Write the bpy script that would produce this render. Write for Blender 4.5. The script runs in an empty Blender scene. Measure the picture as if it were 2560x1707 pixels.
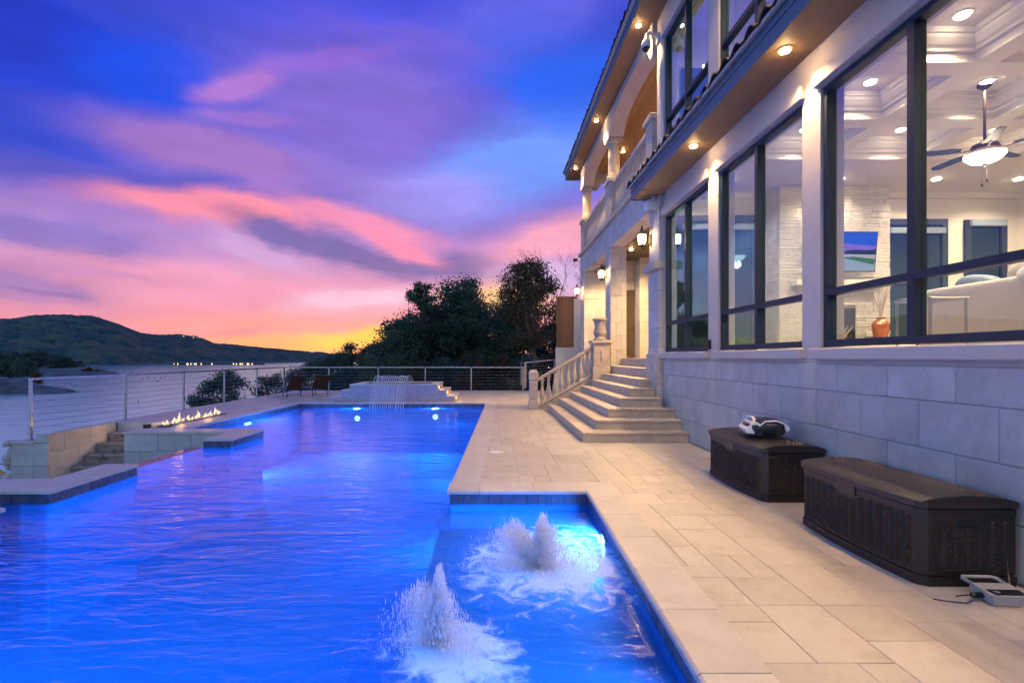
import bpy, math, random
import numpy as np
from math import radians as R, sin, cos, pi
from mathutils import Vector

random.seed(7); rng = np.random.default_rng(11)
scene = bpy.context.scene
COL = scene.collection

# ------------------------------------------------------------------ camera
F = 1250.0; VX = 1230.0; VY = 893.0; EYE = 1.6        # focal length in pixels of a 2560 frame, vanishing point
def P(px, py, Y):
    """world point at depth Y seen at pixel (px,py) of the 2560x1707 photograph"""
    return ((px - VX) / F * Y, Y, EYE - (py - VY) / F * Y)
cam_d = bpy.data.cameras.new('camera'); cam = bpy.data.objects.new('camera', cam_d); COL.objects.link(cam)
cam.location = (0, 0, EYE); cam.rotation_euler = (R(90), 0, 0)
cam_d.sensor_width = 36; cam_d.lens = 36 * F / 2560
cam_d.shift_x = (1280 - VX) / 2560; cam_d.shift_y = (VY - 853.5) / 2560
cam_d.clip_start = 0.05; cam_d.clip_end = 12000
scene.camera = cam

# ------------------------------------------------------------------ view
vs = scene.view_settings
vs.view_transform = 'Standard'; vs.look = 'None'; vs.exposure = 0.3; vs.gamma = 1.0; vs.use_curve_mapping = False
cy = scene.cycles
cy.use_denoising = True; cy.use_adaptive_sampling = True; cy.adaptive_threshold = .035
try: cy.denoiser = 'OPENIMAGEDENOISE'
except Exception: pass
cy.max_bounces = 7; cy.diffuse_bounces = 3; cy.glossy_bounces = 3; cy.transparent_max_bounces = 40
cy.transmission_bounces = 6; cy.sample_clamp_indirect = 4.0; cy.caustics_reflective = False; cy.caustics_refractive = False

def lin(c):
    return tuple(((x / 255) / 12.92 if x / 255 <= 0.04045 else (((x / 255) + 0.055) / 1.055) ** 2.4) for x in c)

# ------------------------------------------------------------------ world: dusk sky with lit clouds
world = bpy.data.worlds.new('World'); scene.world = world; world.use_nodes = True
wt = world.node_tree; wt.nodes.clear()
def wn(t, **k):
    n = wt.nodes.new(t)
    for a, b in k.items(): setattr(n, a, b)
    return n
def wl(a, b): wt.links.new(a, b)
w_out = wn('ShaderNodeOutputWorld'); w_bg = wn('ShaderNodeBackground'); wl(w_bg.outputs[0], w_out.inputs[0])
tc = wn('ShaderNodeTexCoord'); sep = wn('ShaderNodeSeparateXYZ'); wl(tc.outputs['Generated'], sep.inputs[0])
az = wn('ShaderNodeMath', operation='ARCTAN2'); wl(sep.outputs['X'], az.inputs[0]); wl(sep.outputs['Y'], az.inputs[1])
el = wn('ShaderNodeMath', operation='ARCSINE'); wl(sep.outputs['Z'], el.inputs[0])
comb = wn('ShaderNodeCombineXYZ'); wl(az.outputs[0], comb.inputs[0]); wl(el.outputs[0], comb.inputs[1])
# wind-drawn warp of the cloud field
wm = wn('ShaderNodeMapping'); wm.inputs['Scale'].default_value = (2.4, 2.4, 5.5); wm.inputs['Rotation'].default_value = (0, R(7), 0)
wl(tc.outputs['Generated'], wm.inputs[0])
nz = wn('ShaderNodeTexNoise'); nz.inputs['Scale'].default_value = 1.0; nz.inputs['Detail'].default_value = 5; nz.inputs['Roughness'].default_value = 0.6
wl(wm.outputs[0], nz.inputs['Vector'])
sb = wn('ShaderNodeVectorMath', operation='SUBTRACT'); wl(nz.outputs['Color'], sb.inputs[0]); sb.inputs[1].default_value = (.5, .5, .5)
ml = wn('ShaderNodeVectorMath', operation='MULTIPLY'); wl(sb.outputs[0], ml.inputs[0]); ml.inputs[1].default_value = (.26, .11, 0)
ad = wn('ShaderNodeVectorMath', operation='ADD'); wl(comb.outputs[0], ad.inputs[0]); wl(ml.outputs[0], ad.inputs[1])
SKYV = ad.outputs[0]
mr = wn('ShaderNodeMapRange'); wl(el.outputs[0], mr.inputs[0]); mr.inputs[1].default_value = 0; mr.inputs[2].default_value = pi / 2
rp = wn('ShaderNodeValToRGB'); wl(mr.outputs[0], rp.inputs[0])
stops = [(0, (240, 165, 150)), (5, (232, 156, 176)), (10, (196, 146, 200)), (15, (142, 118, 202)), (22, (108, 100, 206)),
         (32, (68, 80, 208)), (50, (54, 84, 196)), (90, (70, 104, 182))]
er = rp.color_ramp.elements
while len(er) < len(stops): er.new(0.5)
for i, (d, c) in enumerate(stops):
    er[i].position = d / 90; er[i].color = (*lin(c), 1)
# unseen sky away from the sunset: clear blue, brightened to light walls and deck
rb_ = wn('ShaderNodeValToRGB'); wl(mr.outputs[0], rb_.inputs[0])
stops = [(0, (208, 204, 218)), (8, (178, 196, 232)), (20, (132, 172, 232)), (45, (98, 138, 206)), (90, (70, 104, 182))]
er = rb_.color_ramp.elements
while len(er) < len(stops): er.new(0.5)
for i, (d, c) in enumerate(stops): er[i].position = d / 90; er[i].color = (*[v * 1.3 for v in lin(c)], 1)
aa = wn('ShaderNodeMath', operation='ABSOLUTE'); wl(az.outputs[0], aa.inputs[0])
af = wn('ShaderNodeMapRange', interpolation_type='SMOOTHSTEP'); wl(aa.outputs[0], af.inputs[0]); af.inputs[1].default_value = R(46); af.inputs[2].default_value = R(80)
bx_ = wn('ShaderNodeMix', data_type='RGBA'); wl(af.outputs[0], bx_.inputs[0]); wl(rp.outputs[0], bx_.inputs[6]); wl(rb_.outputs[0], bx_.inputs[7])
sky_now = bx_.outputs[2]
SHEAR = {}
def blob(cx, cyy, rx, ry, rot, col, alpha, warp=True):
    """one soft cloud or colour bank; centre and radii in pixels of the sky part of the picture, turned into azimuth/elevation"""
    global sky_now
    px, py = cx / 1.568, cyy / 1.568
    a = math.atan((px - VX) / F); e = math.atan((VY - py) / F * cos(a))
    ra = rx / 1.568 / F * cos(a) ** 2; re = ry / 1.568 / F * cos(a)
    k = round(math.tan(R(rot)) * 12) / 12
    if k not in SHEAR:      # tilted banks share one slanted coordinate
        SHEAR[k] = wn('ShaderNodeVectorMath', operation='MULTIPLY_ADD'); wl(az.outputs[0], SHEAR[k].inputs[0]); SHEAR[k].inputs[1].default_value = (0, -k, 0); wl(SKYV, SHEAR[k].inputs[2])
    m = wn('ShaderNodeVectorMath', operation='MULTIPLY_ADD'); wl(SHEAR[k].outputs[0], m.inputs[0])
    m.inputs[1].default_value = (1 / ra, 1 / re, 0); m.inputs[2].default_value = (-a / ra, -(e - k * a) / re, 0)
    g = wn('ShaderNodeTexGradient', gradient_type='QUADRATIC_SPHERE'); wl(m.outputs[0], g.inputs[0])
    q = wn('ShaderNodeMath', operation='MULTIPLY', use_clamp=False); wl(g.outputs['Fac'], q.inputs[0]); q.inputs[1].default_value = 2.5 * alpha
    q2 = q; q = wn('ShaderNodeMath', operation='MINIMUM'); wl(q2.outputs[0], q.inputs[0]); q.inputs[1].default_value = alpha
    x = wn('ShaderNodeMix', data_type='RGBA'); wl(q.outputs[0], x.inputs[0]); wl(sky_now, x.inputs[6]); x.inputs[7].default_value = (*lin(col), 1)
    sky_now = x.outputs[2]
for b in [
    (200, 250, 1050, 560, 0, (22, 66, 205), .97), (620, 290, 520, 260, 15, (12, 80, 222), .9), (0, 20, 600, 300, 0, (30, 55, 188), .7),
    (60, 500, 900, 230, 0, (42, 74, 204), .85), (1400, 50, 750, 170, 5, (78, 86, 222), .75), (2050, 60, 650, 190, 15, (110, 106, 222), .85),
    (2330, 380, 720, 330, -15, (42, 104, 232), .97), (1420, 440, 760, 380, 0, (138, 112, 208), .85), (800, 600, 780, 150, -4, (168, 122, 196), .85),
    (950, 310, 300, 85, 28, (180, 124, 204), .85), (1330, 220, 470, 55, 8, (154, 108, 212), .6), (950, 460, 330, 55, 10, (164, 120, 205), .7),
    (1620, 170, 600, 60, -4, (124, 104, 214), .5), (2080, 640, 640, 240, 10, (118, 158, 250), .95), (1750, 770, 500, 150, 0, (162, 152, 236), .8),
    (1350, 690, 500, 90, -12, (150, 124, 208), .6),
    (500, 700, 1050, 85, -2, (94, 90, 196), .85), (850, 815, 800, 82, -2, (243, 146, 170), .97), (1400, 865, 560, 82, -10, (234, 146, 184), .92),
    (230, 905, 760, 130, -2, (138, 118, 196), .85), (1050, 970, 360, 90, -20, (208, 168, 216), .75),
    (1150, 925, 430, 62, -16, (110, 102, 174), .85), (1450, 1000, 380, 78, -16, (110, 101, 170), .92), (1760, 1035, 420, 85, 2, (120, 105, 170), .96),
    (1570, 960, 250, 62, -18, (234, 140, 176), .92), (780, 1090, 1000, 150, 0, (230, 155, 188), .9), (60, 1130, 640, 150, 0, (164, 128, 192), .85),
    (300, 1040, 500, 40, 0, (190, 140, 196), .5), (150, 1140, 300, 26, 0, (140, 112, 178), .6), (1050, 1060, 240, 30, -6, (215, 160, 196), .6),
    (1450, 1165, 440, 75, 5, (230, 192, 220), .85), (2180, 950, 460, 160, 8, (247, 170, 194), .92), (2150, 1090, 380, 90, 0, (208, 184, 226), .8),
    (500, 1245, 1000, 110, 0, (222, 148, 178), .8), (1000, 1285, 900, 100, 0, (246, 160, 160), .85), (1150, 1345, 760, 66, 2, (250, 180, 130), .92),
    (1000, 1290, 300, 22, 0, (206, 150, 170), .5), (1480, 1325, 470, 74, 10, (251, 202, 108), .9), (1920, 1170, 330, 110, 0, (250, 206, 130), .75)]:
    blob(*b)
# fine drawn-out cirrus texture on top
cm = wn('ShaderNodeMapping'); cm.inputs['Scale'].default_value = (5, 5, 20); cm.inputs['Rotation'].default_value = (0, R(6), 0)
wl(tc.outputs['Generated'], cm.inputs[0])
cn = wn('ShaderNodeTexNoise'); cn.inputs['Scale'].default_value = 1.2; cn.inputs['Detail'].default_value = 4; cn.inputs['Roughness'].default_value = 0.6
wl(cm.outputs[0], cn.inputs['Vector'])
cr = wn('ShaderNodeMapRange'); wl(cn.outputs['Fac'], cr.inputs[0]); cr.inputs[1].default_value = .3; cr.inputs[2].default_value = .7; cr.inputs[3].default_value = .89; cr.inputs[4].default_value = 1.11
cx2 = wn('ShaderNodeVectorMath', operation='SCALE'); gm = wn('ShaderNodeGamma'); wl(sky_now, gm.inputs[0]); gm.inputs[1].default_value = 1.12; wl(gm.outputs[0], cx2.inputs[0]); wl(cr.outputs[0], cx2.inputs['Scale'])
# physical twilight sky underneath, very weak (sun on the horizon)
ns = wn('ShaderNodeTexSky', sky_type='NISHITA'); ns.sun_disc = False; ns.sun_elevation = R(0.5); ns.sun_rotation = R(-12)
nsc = wn('ShaderNodeVectorMath', operation='SCALE'); wl(ns.outputs[0], nsc.inputs[0]); nsc.inputs['Scale'].default_value = .02
sm = wn('ShaderNodeVectorMath', operation='ADD'); wl(cx2.outputs[0], sm.inputs[0]); wl(nsc.outputs[0], sm.inputs[1])
world.cycles.sampling_method = 'MANUAL'; world.cycles.sample_map_resolution = 256
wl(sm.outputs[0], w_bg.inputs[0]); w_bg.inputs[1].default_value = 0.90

sun_d = bpy.data.lights.new('sun', 'SUN'); sun = bpy.data.objects.new('sun', sun_d); COL.objects.link(sun)
sun_d.energy = 0.06; sun_d.angle = R(12); sun_d.color = (1, .72, .45)
sun.rotation_euler = (R(-88.5), 0, R(12)); sun.location = (-20, 100, 20)

# ------------------------------------------------------------------ mesh helpers
def fast_mesh(name, V, Fc):
    V = np.asarray(V, np.float32); Fc = np.asarray(Fc, np.int32); k = Fc.shape[1]
    me = bpy.data.meshes.new(name); me.vertices.add(len(V)); me.vertices.foreach_set('co', V.ravel())
    me.loops.add(Fc.size); me.loops.foreach_set('vertex_index', Fc.ravel())
    me.polygons.add(len(Fc)); me.polygons.foreach_set('loop_start', np.arange(0, Fc.size, k, dtype=np.int32))
    me.polygons.foreach_set('loop_total', np.full(len(Fc), k, np.int32))
    me.update(calc_edges=True); me.validate(); return me

WLD = {}
def wpos(o): return WLD.get(o.name, Vector((0, 0, 0))) if o else Vector((0, 0, 0))
def tag(o, label=None, cat=None, group=None, kind=None):
    if label: o['label'] = label
    if cat: o['category'] = cat
    if group: o['group'] = group
    if kind: o['kind'] = kind
    return o
def empty(name, loc=(0, 0, 0), label=None, cat=None, group=None, kind=None):
    o = bpy.data.objects.new(name, None); COL.objects.link(o); o.location = loc; o.empty_display_size = .2
    WLD[o.name] = Vector(loc); return tag(o, label, cat, group, kind)
def link(name, me, mat, parent=None, world=(0, 0, 0)):
    o = bpy.data.objects.new(name, me); COL.objects.link(o)
    if mat is not None and not me.materials: me.materials.append(mat)
    w = Vector(world)
    if parent: o.parent = parent; o.location = w - wpos(parent)
    else: o.location = w
    WLD[o.name] = w; return o

class MB:
    def __init__(s): s.v = []; s.f = []
    def add(s, vs_, fs):
        o = len(s.v); s.v += [tuple(p) for p in vs_]; s.f += [tuple(i + o for i in f) for f in fs]; return s
    def box(s, x0, x1, y0, y1, z0, z1):
        return s.add([(x0, y0, z0), (x1, y0, z0), (x1, y1, z0), (x0, y1, z0), (x0, y0, z1), (x1, y0, z1), (x1, y1, z1), (x0, y1, z1)],
                     [(0, 3, 2, 1), (4, 5, 6, 7), (0, 1, 5, 4), (1, 2, 6, 5), (2, 3, 7, 6), (3, 0, 4, 7)])
    def cbox(s, x0, x1, y0, y1, z0, z1, c=.01):
        V, Fq = chamfer(x1 - x0, y1 - y0, z1 - z0, c)
        mx, my, mz = (x0 + x1) / 2, (y0 + y1) / 2, (z0 + z1) / 2
        return s.add([(a + mx, b + my, d + mz) for a, b, d in V], Fq)
    def prism(s, poly, z0, z1):
        n = len(poly)
        return s.add([(x, y, z0) for x, y in poly] + [(x, y, z1) for x, y in poly],
                     [tuple(reversed(range(n))), tuple(range(n, 2 * n))] + [(i, (i + 1) % n, n + (i + 1) % n, n + i) for i in range(n)])
    def extr(s, poly3, d):
        n = len(poly3); d = Vector(d)
        return s.add(list(poly3) + [tuple(Vector(p) + d) for p in poly3],
                     [tuple(reversed(range(n))), tuple(range(n, 2 * n))] + [(i, (i + 1) % n, n + (i + 1) % n, n + i) for i in range(n)])
    def tube(s, pts, rad, n=8, cap=True):
        pts = [Vector(p) for p in pts]
        if not hasattr(rad, '__len__'): rad = [rad] * len(pts)
        vs_, fs = [], []
        up = Vector((0, 0, 1)) if abs((pts[-1] - pts[0]).normalized().z) < .9 else Vector((1, 0, 0))
        for i, p in enumerate(pts):
            t = (pts[min(i + 1, len(pts) - 1)] - pts[max(i - 1, 0)]).normalized()
            a = t.cross(up)
            if a.length < 1e-4: a = t.cross(Vector((0, 1, 0)))
            a.normalize(); b = t.cross(a)
            for k in range(n):
                an = 2 * pi * k / n; vs_.append(p + (a * cos(an) + b * sin(an)) * rad[i])
        for i in range(len(pts) - 1):
            for k in range(n):
                fs.append((i * n + k, i * n + (k + 1) % n, (i + 1) * n + (k + 1) % n, (i + 1) * n + k))
        if cap: fs += [tuple(range(n)), tuple(reversed(range((len(pts) - 1) * n, len(pts) * n)))]
        return s.add(vs_, fs)
    def lathe(s, prof, c=(0, 0, 0), n=16, ph=0, sq=False):
        vs_, fs = [], []
        for r, z in prof:
            for k in range(n):
                an = 2 * pi * k / n + ph; vs_.append((c[0] + r * cos(an), c[1] + r * sin(an), c[2] + z))
        for i in range(len(prof) - 1):
            for k in range(n): fs.append((i * n + k, i * n + (k + 1) % n, (i + 1) * n + (k + 1) % n, (i + 1) * n + k))
        fs += [tuple(reversed(range(n))), tuple(range((len(prof) - 1) * n, len(prof) * n))]
        return s.add(vs_, fs)
    def sup(s, c, r, e1=.4, e2=.4, nu=20, nv=12):
        """super-ellipsoid: a soft rounded box"""
        def p(w, e): return math.copysign(abs(w) ** e, w)
        vs_, fs = [], []
        for j in range(nv + 1):
            v = -pi / 2 + pi * j / nv
            for i in range(nu):
                u = 2 * pi * i / nu
                vs_.append((c[0] + r[0] * p(cos(v), e1) * p(cos(u), e2), c[1] + r[1] * p(cos(v), e1) * p(sin(u), e2), c[2] + r[2] * p(sin(v), e1)))
        for j in range(nv):
            for i in range(nu): fs.append((j * nu + i, j * nu + (i + 1) % nu, (j + 1) * nu + (i + 1) % nu, (j + 1) * nu + i))
        return s.add(vs_, fs)
    def quad(s, a, b, c, d): return s.add([a, b, c, d], [(0, 1, 2, 3)])
    def mesh(s, name, smooth=False, off=(0, 0, 0)):
        me = bpy.data.meshes.new(name)
        me.from_pydata([(x - off[0], y - off[1], z - off[2]) for x, y, z in s.v], [], s.f); me.update()
        if smooth: me.polygons.foreach_set('use_smooth', [True] * len(me.polygons))
        return me
    def build(s, name, mat, parent=None, smooth=False, at=None):
        """world-space vertices -> one mesh object; origin at `at` or at the parent's origin"""
        w = Vector(at) if at is not None else wpos(parent)
        return link(name, s.mesh(name, smooth, w), mat, parent, w)

def chamfer(sx, sy, sz, c):
    c = min(c, sx * .45, sy * .45, sz * .45); h = (sx / 2, sy / 2, sz / 2); V = []; idx = {}
    for sxn in (-1, 1):
        for syn in (-1, 1):
            for szn in (-1, 1):
                sg = (sxn, syn, szn)
                for ax in range(3):
                    p = [sg[k] * (h[k] - (0 if k == ax else c)) for k in range(3)]
                    idx[(sg, ax)] = len(V); V.append(tuple(p))
    Fq = []
    for ax in range(3):
        o = [k for k in range(3) if k != ax]
        for sgn in (-1, 1):
            q = []
            for a, b in ((-1, -1), (1, -1), (1, 1), (-1, 1)):
                sg = [0, 0, 0]; sg[ax] = sgn; sg[o[0]] = a; sg[o[1]] = b; q.append(idx[(tuple(sg), ax)])
            Fq.append(tuple(q))
        for a in (-1, 1):
            for b in (-1, 1):
                s0 = [0, 0, 0]; s0[o[0]] = a; s0[o[1]] = b; s1 = list(s0); s0[ax] = -1; s1[ax] = 1
                Fq.append((idx[(tuple(s0), o[0])], idx[(tuple(s1), o[0])], idx[(tuple(s1), o[1])], idx[(tuple(s0), o[1])]))
    for a in (-1, 1):
        for b in (-1, 1):
            for d in (-1, 1): Fq.append(tuple(idx[((a, b, d), k)] for k in range(3)))
    return V, Fq
PCACHE = {}
def piece(name, mat, parent, x0, x1, y0, y1, z0, z1, c=.008):
    """one stone, tile, brick or board: a chamfered box sharing mesh data with pieces of the same size"""
    key = (name, mat.name, round(x1 - x0, 3), round(y1 - y0, 3), round(z1 - z0, 3), c)
    if key not in PCACHE:
        V, Fq = chamfer(x1 - x0, y1 - y0, z1 - z0, c)
        me = bpy.data.meshes.new(name); me.from_pydata(V, [], Fq); me.update(); me.materials.append(mat); PCACHE[key] = me
    return link(name, PCACHE[key], None, parent, ((x0 + x1) / 2, (y0 + y1) / 2, (z0 + z1) / 2))

# ------------------------------------------------------------------ materials
def newmat(name):
    m = bpy.data.materials.new(name); m.use_nodes = True; nt = m.node_tree
    return m, nt, nt.nodes['Principled BSDF'], nt.nodes['Material Output']
def mat(name, col, rough=.6, var=.12, scale=6, rand=0.0, bump=0.0, bscale=40, metal=0, spec=.5, stain=None, stretch=None, pits=0):
    m, nt, b, o = newmat(name); N = nt.nodes.new; L = nt.links.new
    b.inputs['Roughness'].default_value = rough; b.inputs['Metallic'].default_value = metal; b.inputs['Specular IOR Level'].default_value = spec
    g = N('ShaderNodeNewGeometry'); oi = N('ShaderNodeObjectInfo')
    rs = N('ShaderNodeMath'); rs.operation = 'ADD'; L(oi.outputs['Random'], rs.inputs[0]); L(g.outputs['Random Per Island'], rs.inputs[1])
    rf = N('ShaderNodeMath'); rf.operation = 'FRACT'; L(rs.outputs[0], rf.inputs[0]); RND = rf.outputs[0]
    sc_ = N('ShaderNodeMath'); sc_.operation = 'MULTIPLY'; L(RND, sc_.inputs[0]); sc_.inputs[1].default_value = 37.0 if rand else 0
    a = N('ShaderNodeVectorMath'); a.operation = 'ADD'; L(g.outputs['Position'], a.inputs[0]); L(sc_.outputs[0], a.inputs[1])
    vec = a.outputs[0]
    if stretch:
        mp = N('ShaderNodeMapping'); mp.inputs['Scale'].default_value = stretch; L(vec, mp.inputs[0]); vec = mp.outputs[0]
    n = N('ShaderNodeTexNoise'); n.inputs['Scale'].default_value = scale; n.inputs['Detail'].default_value = 6; n.inputs['Roughness'].default_value = .6; L(vec, n.inputs['Vector'])
    r_ = N('ShaderNodeMapRange'); L(n.outputs['Fac'], r_.inputs[0]); r_.inputs[1].default_value = .3; r_.inputs[2].default_value = .7
    r_.inputs[3].default_value = 1 - var; r_.inputs[4].default_value = 1 + var
    fac = r_.outputs[0]
    if rand:
        rr = N('ShaderNodeMapRange'); L(RND, rr.inputs[0]); rr.inputs[3].default_value = 1 - rand; rr.inputs[4].default_value = 1 + rand
        mm = N('ShaderNodeMath'); mm.operation = 'MULTIPLY'; L(fac, mm.inputs[0]); L(rr.outputs[0], mm.inputs[1]); fac = mm.outputs[0]
    s = N('ShaderNodeVectorMath'); s.operation = 'SCALE'; s.inputs[0].default_value = col; L(fac, s.inputs['Scale'])
    colr = s.outputs[0]
    if stain:
        n2 = N('ShaderNodeTexNoise'); n2.inputs['Scale'].default_value = stain[1]; n2.inputs['Detail'].default_value = 8; n2.inputs['Roughness'].default_value = .65; L(vec, n2.inputs['Vector'])
        q = N('ShaderNodeMapRange'); L(n2.outputs['Fac'], q.inputs[0]); q.inputs[1].default_value = stain[2]; q.inputs[2].default_value = stain[3]; q.inputs[4].default_value = stain[4]
        x = N('ShaderNodeMix'); x.data_type = 'RGBA'; L(q.outputs[0], x.inputs[0]); L(colr, x.inputs[6]); x.inputs[7].default_value = (*stain[0], 1); colr = x.outputs[2]
    hgt = None
    if pits:
        n3 = N('ShaderNodeTexNoise'); n3.inputs['Scale'].default_value = pits; n3.inputs['Detail'].default_value = 3; L(vec, n3.inputs['Vector'])
        q = N('ShaderNodeMapRange'); L(n3.outputs['Fac'], q.inputs[0]); q.inputs[1].default_value = .66; q.inputs[2].default_value = .72; q.inputs[4].default_value = .55
        x = N('ShaderNodeMix'); x.data_type = 'RGBA'; L(q.outputs[0], x.inputs[0]); L(colr, x.inputs[6]); x.inputs[7].default_value = (col[0] * .35, col[1] * .3, col[2] * .26, 1); colr = x.outputs[2]
    L(colr, b.inputs['Base Color'])
    if bump:
        n4 = N('ShaderNodeTexNoise'); n4.inputs['Scale'].default_value = bscale; n4.inputs['Detail'].default_value = 4; L(vec, n4.inputs['Vector'])
        bp = N('ShaderNodeBump'); bp.inputs['Strength'].default_value = bump; bp.inputs['Distance'].default_value = .01; L(n4.outputs['Fac'], bp.inputs['Height']); L(bp.outputs[0], b.inputs['Normal'])
    return m
def emit(name, col, strength):
    m, nt, b, o = newmat(name); nt.nodes.remove(b); e = nt.nodes.new('ShaderNodeEmission')
    e.inputs[0].default_value = (*col, 1); e.inputs[1].default_value = strength; nt.links.new(e.outputs[0], o.inputs[0]); return m

WARM = (1.0, .63, .27); WARMW = (1.0, .78, .50)
M = {}
M['paver'] = mat('travertine_paver', (.57, .495, .385), .42, .16, 3.2, .10, .14, 30, stain=((.31, .24, .165), 3.2, .46, .70, .7), pits=48)
M['coping'] = mat('travertine_coping', (.57, .51, .42), .40, .10, 3, .06, .12, 40, stain=((.38, .31, .24), 4, .55, .8, .5), pits=70)
M['grout'] = mat('grout', (.42, .37, .30), .9, .1)
M['block'] = mat('limestone_block', (.55, .515, .46), .75, .10, 2.2, .08, .3, 60, stain=((.36, .33, .29), 3, .46, .72, .6), pits=45)
M['mortar'] = mat('mortar', (.43, .40, .36), .9, .05)
M['stucco'] = mat('stucco', (.52, .47, .43), .9, .05, 3, 0, .55, 160)
M['cast'] = mat('cast_stone', (.50, .43, .35), .8, .14, 5, .05, .3, 70, stain=((.30, .24, .18), 7, .52, .78, .6), pits=34)
M['step'] = mat('step_stone', (.50, .41, .31), .6, .14, 4, .09, .18, 50, stain=((.27, .21, .15), 6, .52, .78, .6), pits=50)
M['oldstep'] = mat('weathered_step_stone', (.42, .33, .24), .8, .2, 5, .08, .4, 40, stain=((.08, .06, .045), 5, .50, .62, .85))
M['frame'] = mat('bronze_window_frame', (.016, .028, .046), .45, .1, 8, spec=.3)
M['rooftile'] = mat('clay_roof_tile', (.060, .026, .022), .75, .25, 8, .2, .3, 60)
M['fascia'] = mat('fascia_paint', (.085, .135, .175), .5, .06, 4)
M['soffit'] = mat('soffit_board', (.24, .15, .075), .6, .14, 3, .06, .1, 30, stretch=(6, 1, 1))
M['plank'] = mat('stained_pine_plank', (.33, .185, .075), .5, .2, 3, .14, .1, 30, stretch=(10, 1, 10))
M['woodfence'] = mat('cedar_board', (.19, .095, .040), .75, .22, 3, .14, .25, 40, stretch=(10, 10, 1))
M['darkceil'] = mat('dark_stained_ceiling', (.075, .058, .042), .6, .2, 3)
M['door'] = mat('dark_wood_door', (.055, .038, .026), .45, .2, 6, stretch=(8, 8, 1))
M['bronze'] = mat('aged_bronze', (.05, .035, .022), .45, .2, 20, metal=.6)
M['steel'] = mat('brushed_steel', (.42, .40, .40), .38, .08, 12, metal=.75)
M['cable'] = mat('steel_cable', (.36, .36, .38), .35, .05, 20, metal=.9)
M['plaster'] = mat('blue_pool_plaster', (.12, .42, .70), .7, .14, 2.5, 0, .2, 30)
M['wtile'] = mat('slate_waterline_tile', (.085, .10, .14), .35, .3, 9, .25, .2, 40, stain=((.26, .20, .17), 12, .5, .7, .6))
M['ledger'] = mat('stacked_ledger_stone', (.46, .39, .37), .8, .2, 9, .1, .5, 60)
M['white_wall'] = mat('painted_planter_wall', (.50, .50, .48), .8, .05, 4)
M['int_wall'] = mat('interior_wall_paint', (.84, .80, .73), .7, .02, 2)
M['int_ceil'] = mat('interior_ceiling_paint', (.86, .82, .75), .7, .02, 2)
M['brick'] = mat('whitewashed_brick', (.74, .70, .64), .75, .10, 12, .06, .6, 50)
M['floor_in'] = mat('interior_floor', (.52, .44, .35), .3, .15, 4)
M['wicker'] = mat('brown_resin_wicker', (.019, .0135, .0115), .48, .12, 20)
M['wicker_lid'] = mat('brown_resin_lid', (.026, .019, .015), .45, .12, 20)
M['white_plastic'] = mat('white_plastic', (.72, .72, .72), .35, .03, 8)
M['black_plastic'] = mat('black_plastic', (.012, .012, .013), .32, .1, 10)
M['grey_plastic'] = mat('grey_plastic', (.45, .42, .38), .45, .04, 10)
M['sofa'] = mat('cream_upholstery', (.66, .60, .52), .9, .05, 10, 0, .3, 120)
M['cushion'] = mat('blue_grey_cushion', (.20, .26, .34), .9, .08, 10, 0, .3, 120)
M['fur'] = mat('white_faux_fur', (.80, .76, .70), .95, .12, 30, 0, .9, 60)
M['vase'] = mat('copper_glazed_vase', (.42, .13, .06), .2, .3, 10, metal=.5)
M['twig'] = mat('dried_reed', (.40, .32, .22), .8, .2, 20)
M['rattan'] = mat('brown_woven_lounger', (.070, .022, .010), .75, .25, 18)
M['lounge_frame'] = mat('dark_lounger_frame', (.045, .025, .018), .5, .1, 10)
M['lounge_pad'] = mat('grey_lounger_mesh', (.13, .15, .20), .8, .1, 10)
M['bark'] = mat('tree_bark', (.06, .042, .03), .9, .3, 12)
M['bark_pale'] = mat('pale_tree_bark', (.20, .12, .075), .9, .3, 12)
M['gravel'] = mat('gravel_shore', (.135, .125, .115), .95, .4, .35, 0, .8, .8, stain=((.055, .042, .028), .08, .45, .6, .8))
M['earth'] = mat('dry_bank_earth', (.085, .068, .045), .95, .3, .4, stain=((.03, .04, .02), .25, .45, .6, .8))
M['metal_dark'] = mat('dark_metal', (.03, .03, .032), .4, .1, 10, metal=.4)
M['yellow'] = mat('yellow_painted_steel', (.55, .36, .05), .5, .1, 6)
M['lamp_glow'] = emit('lit_lamp_lens', WARM, 150)
M['lamp_in'] = emit('lit_indoor_lens', WARMW, 45)
M['lantern_glass'] = emit('lit_lantern_glass', WARM, 55)
M['bowl_glow'] = emit('lit_fan_bowl', (1, .80, .55), 10)
M['pool_lens'] = emit('lit_pool_lens', (.55, .72, 1.0), 14)
M['step_lens'] = emit('lit_step_lens', WARM, 4)
M['far_lamp'] = emit('far_house_lamp', (1, .55, .2), 9)
M['red_led'] = emit('red_indicator', (1, .05, .02), 2)

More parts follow.
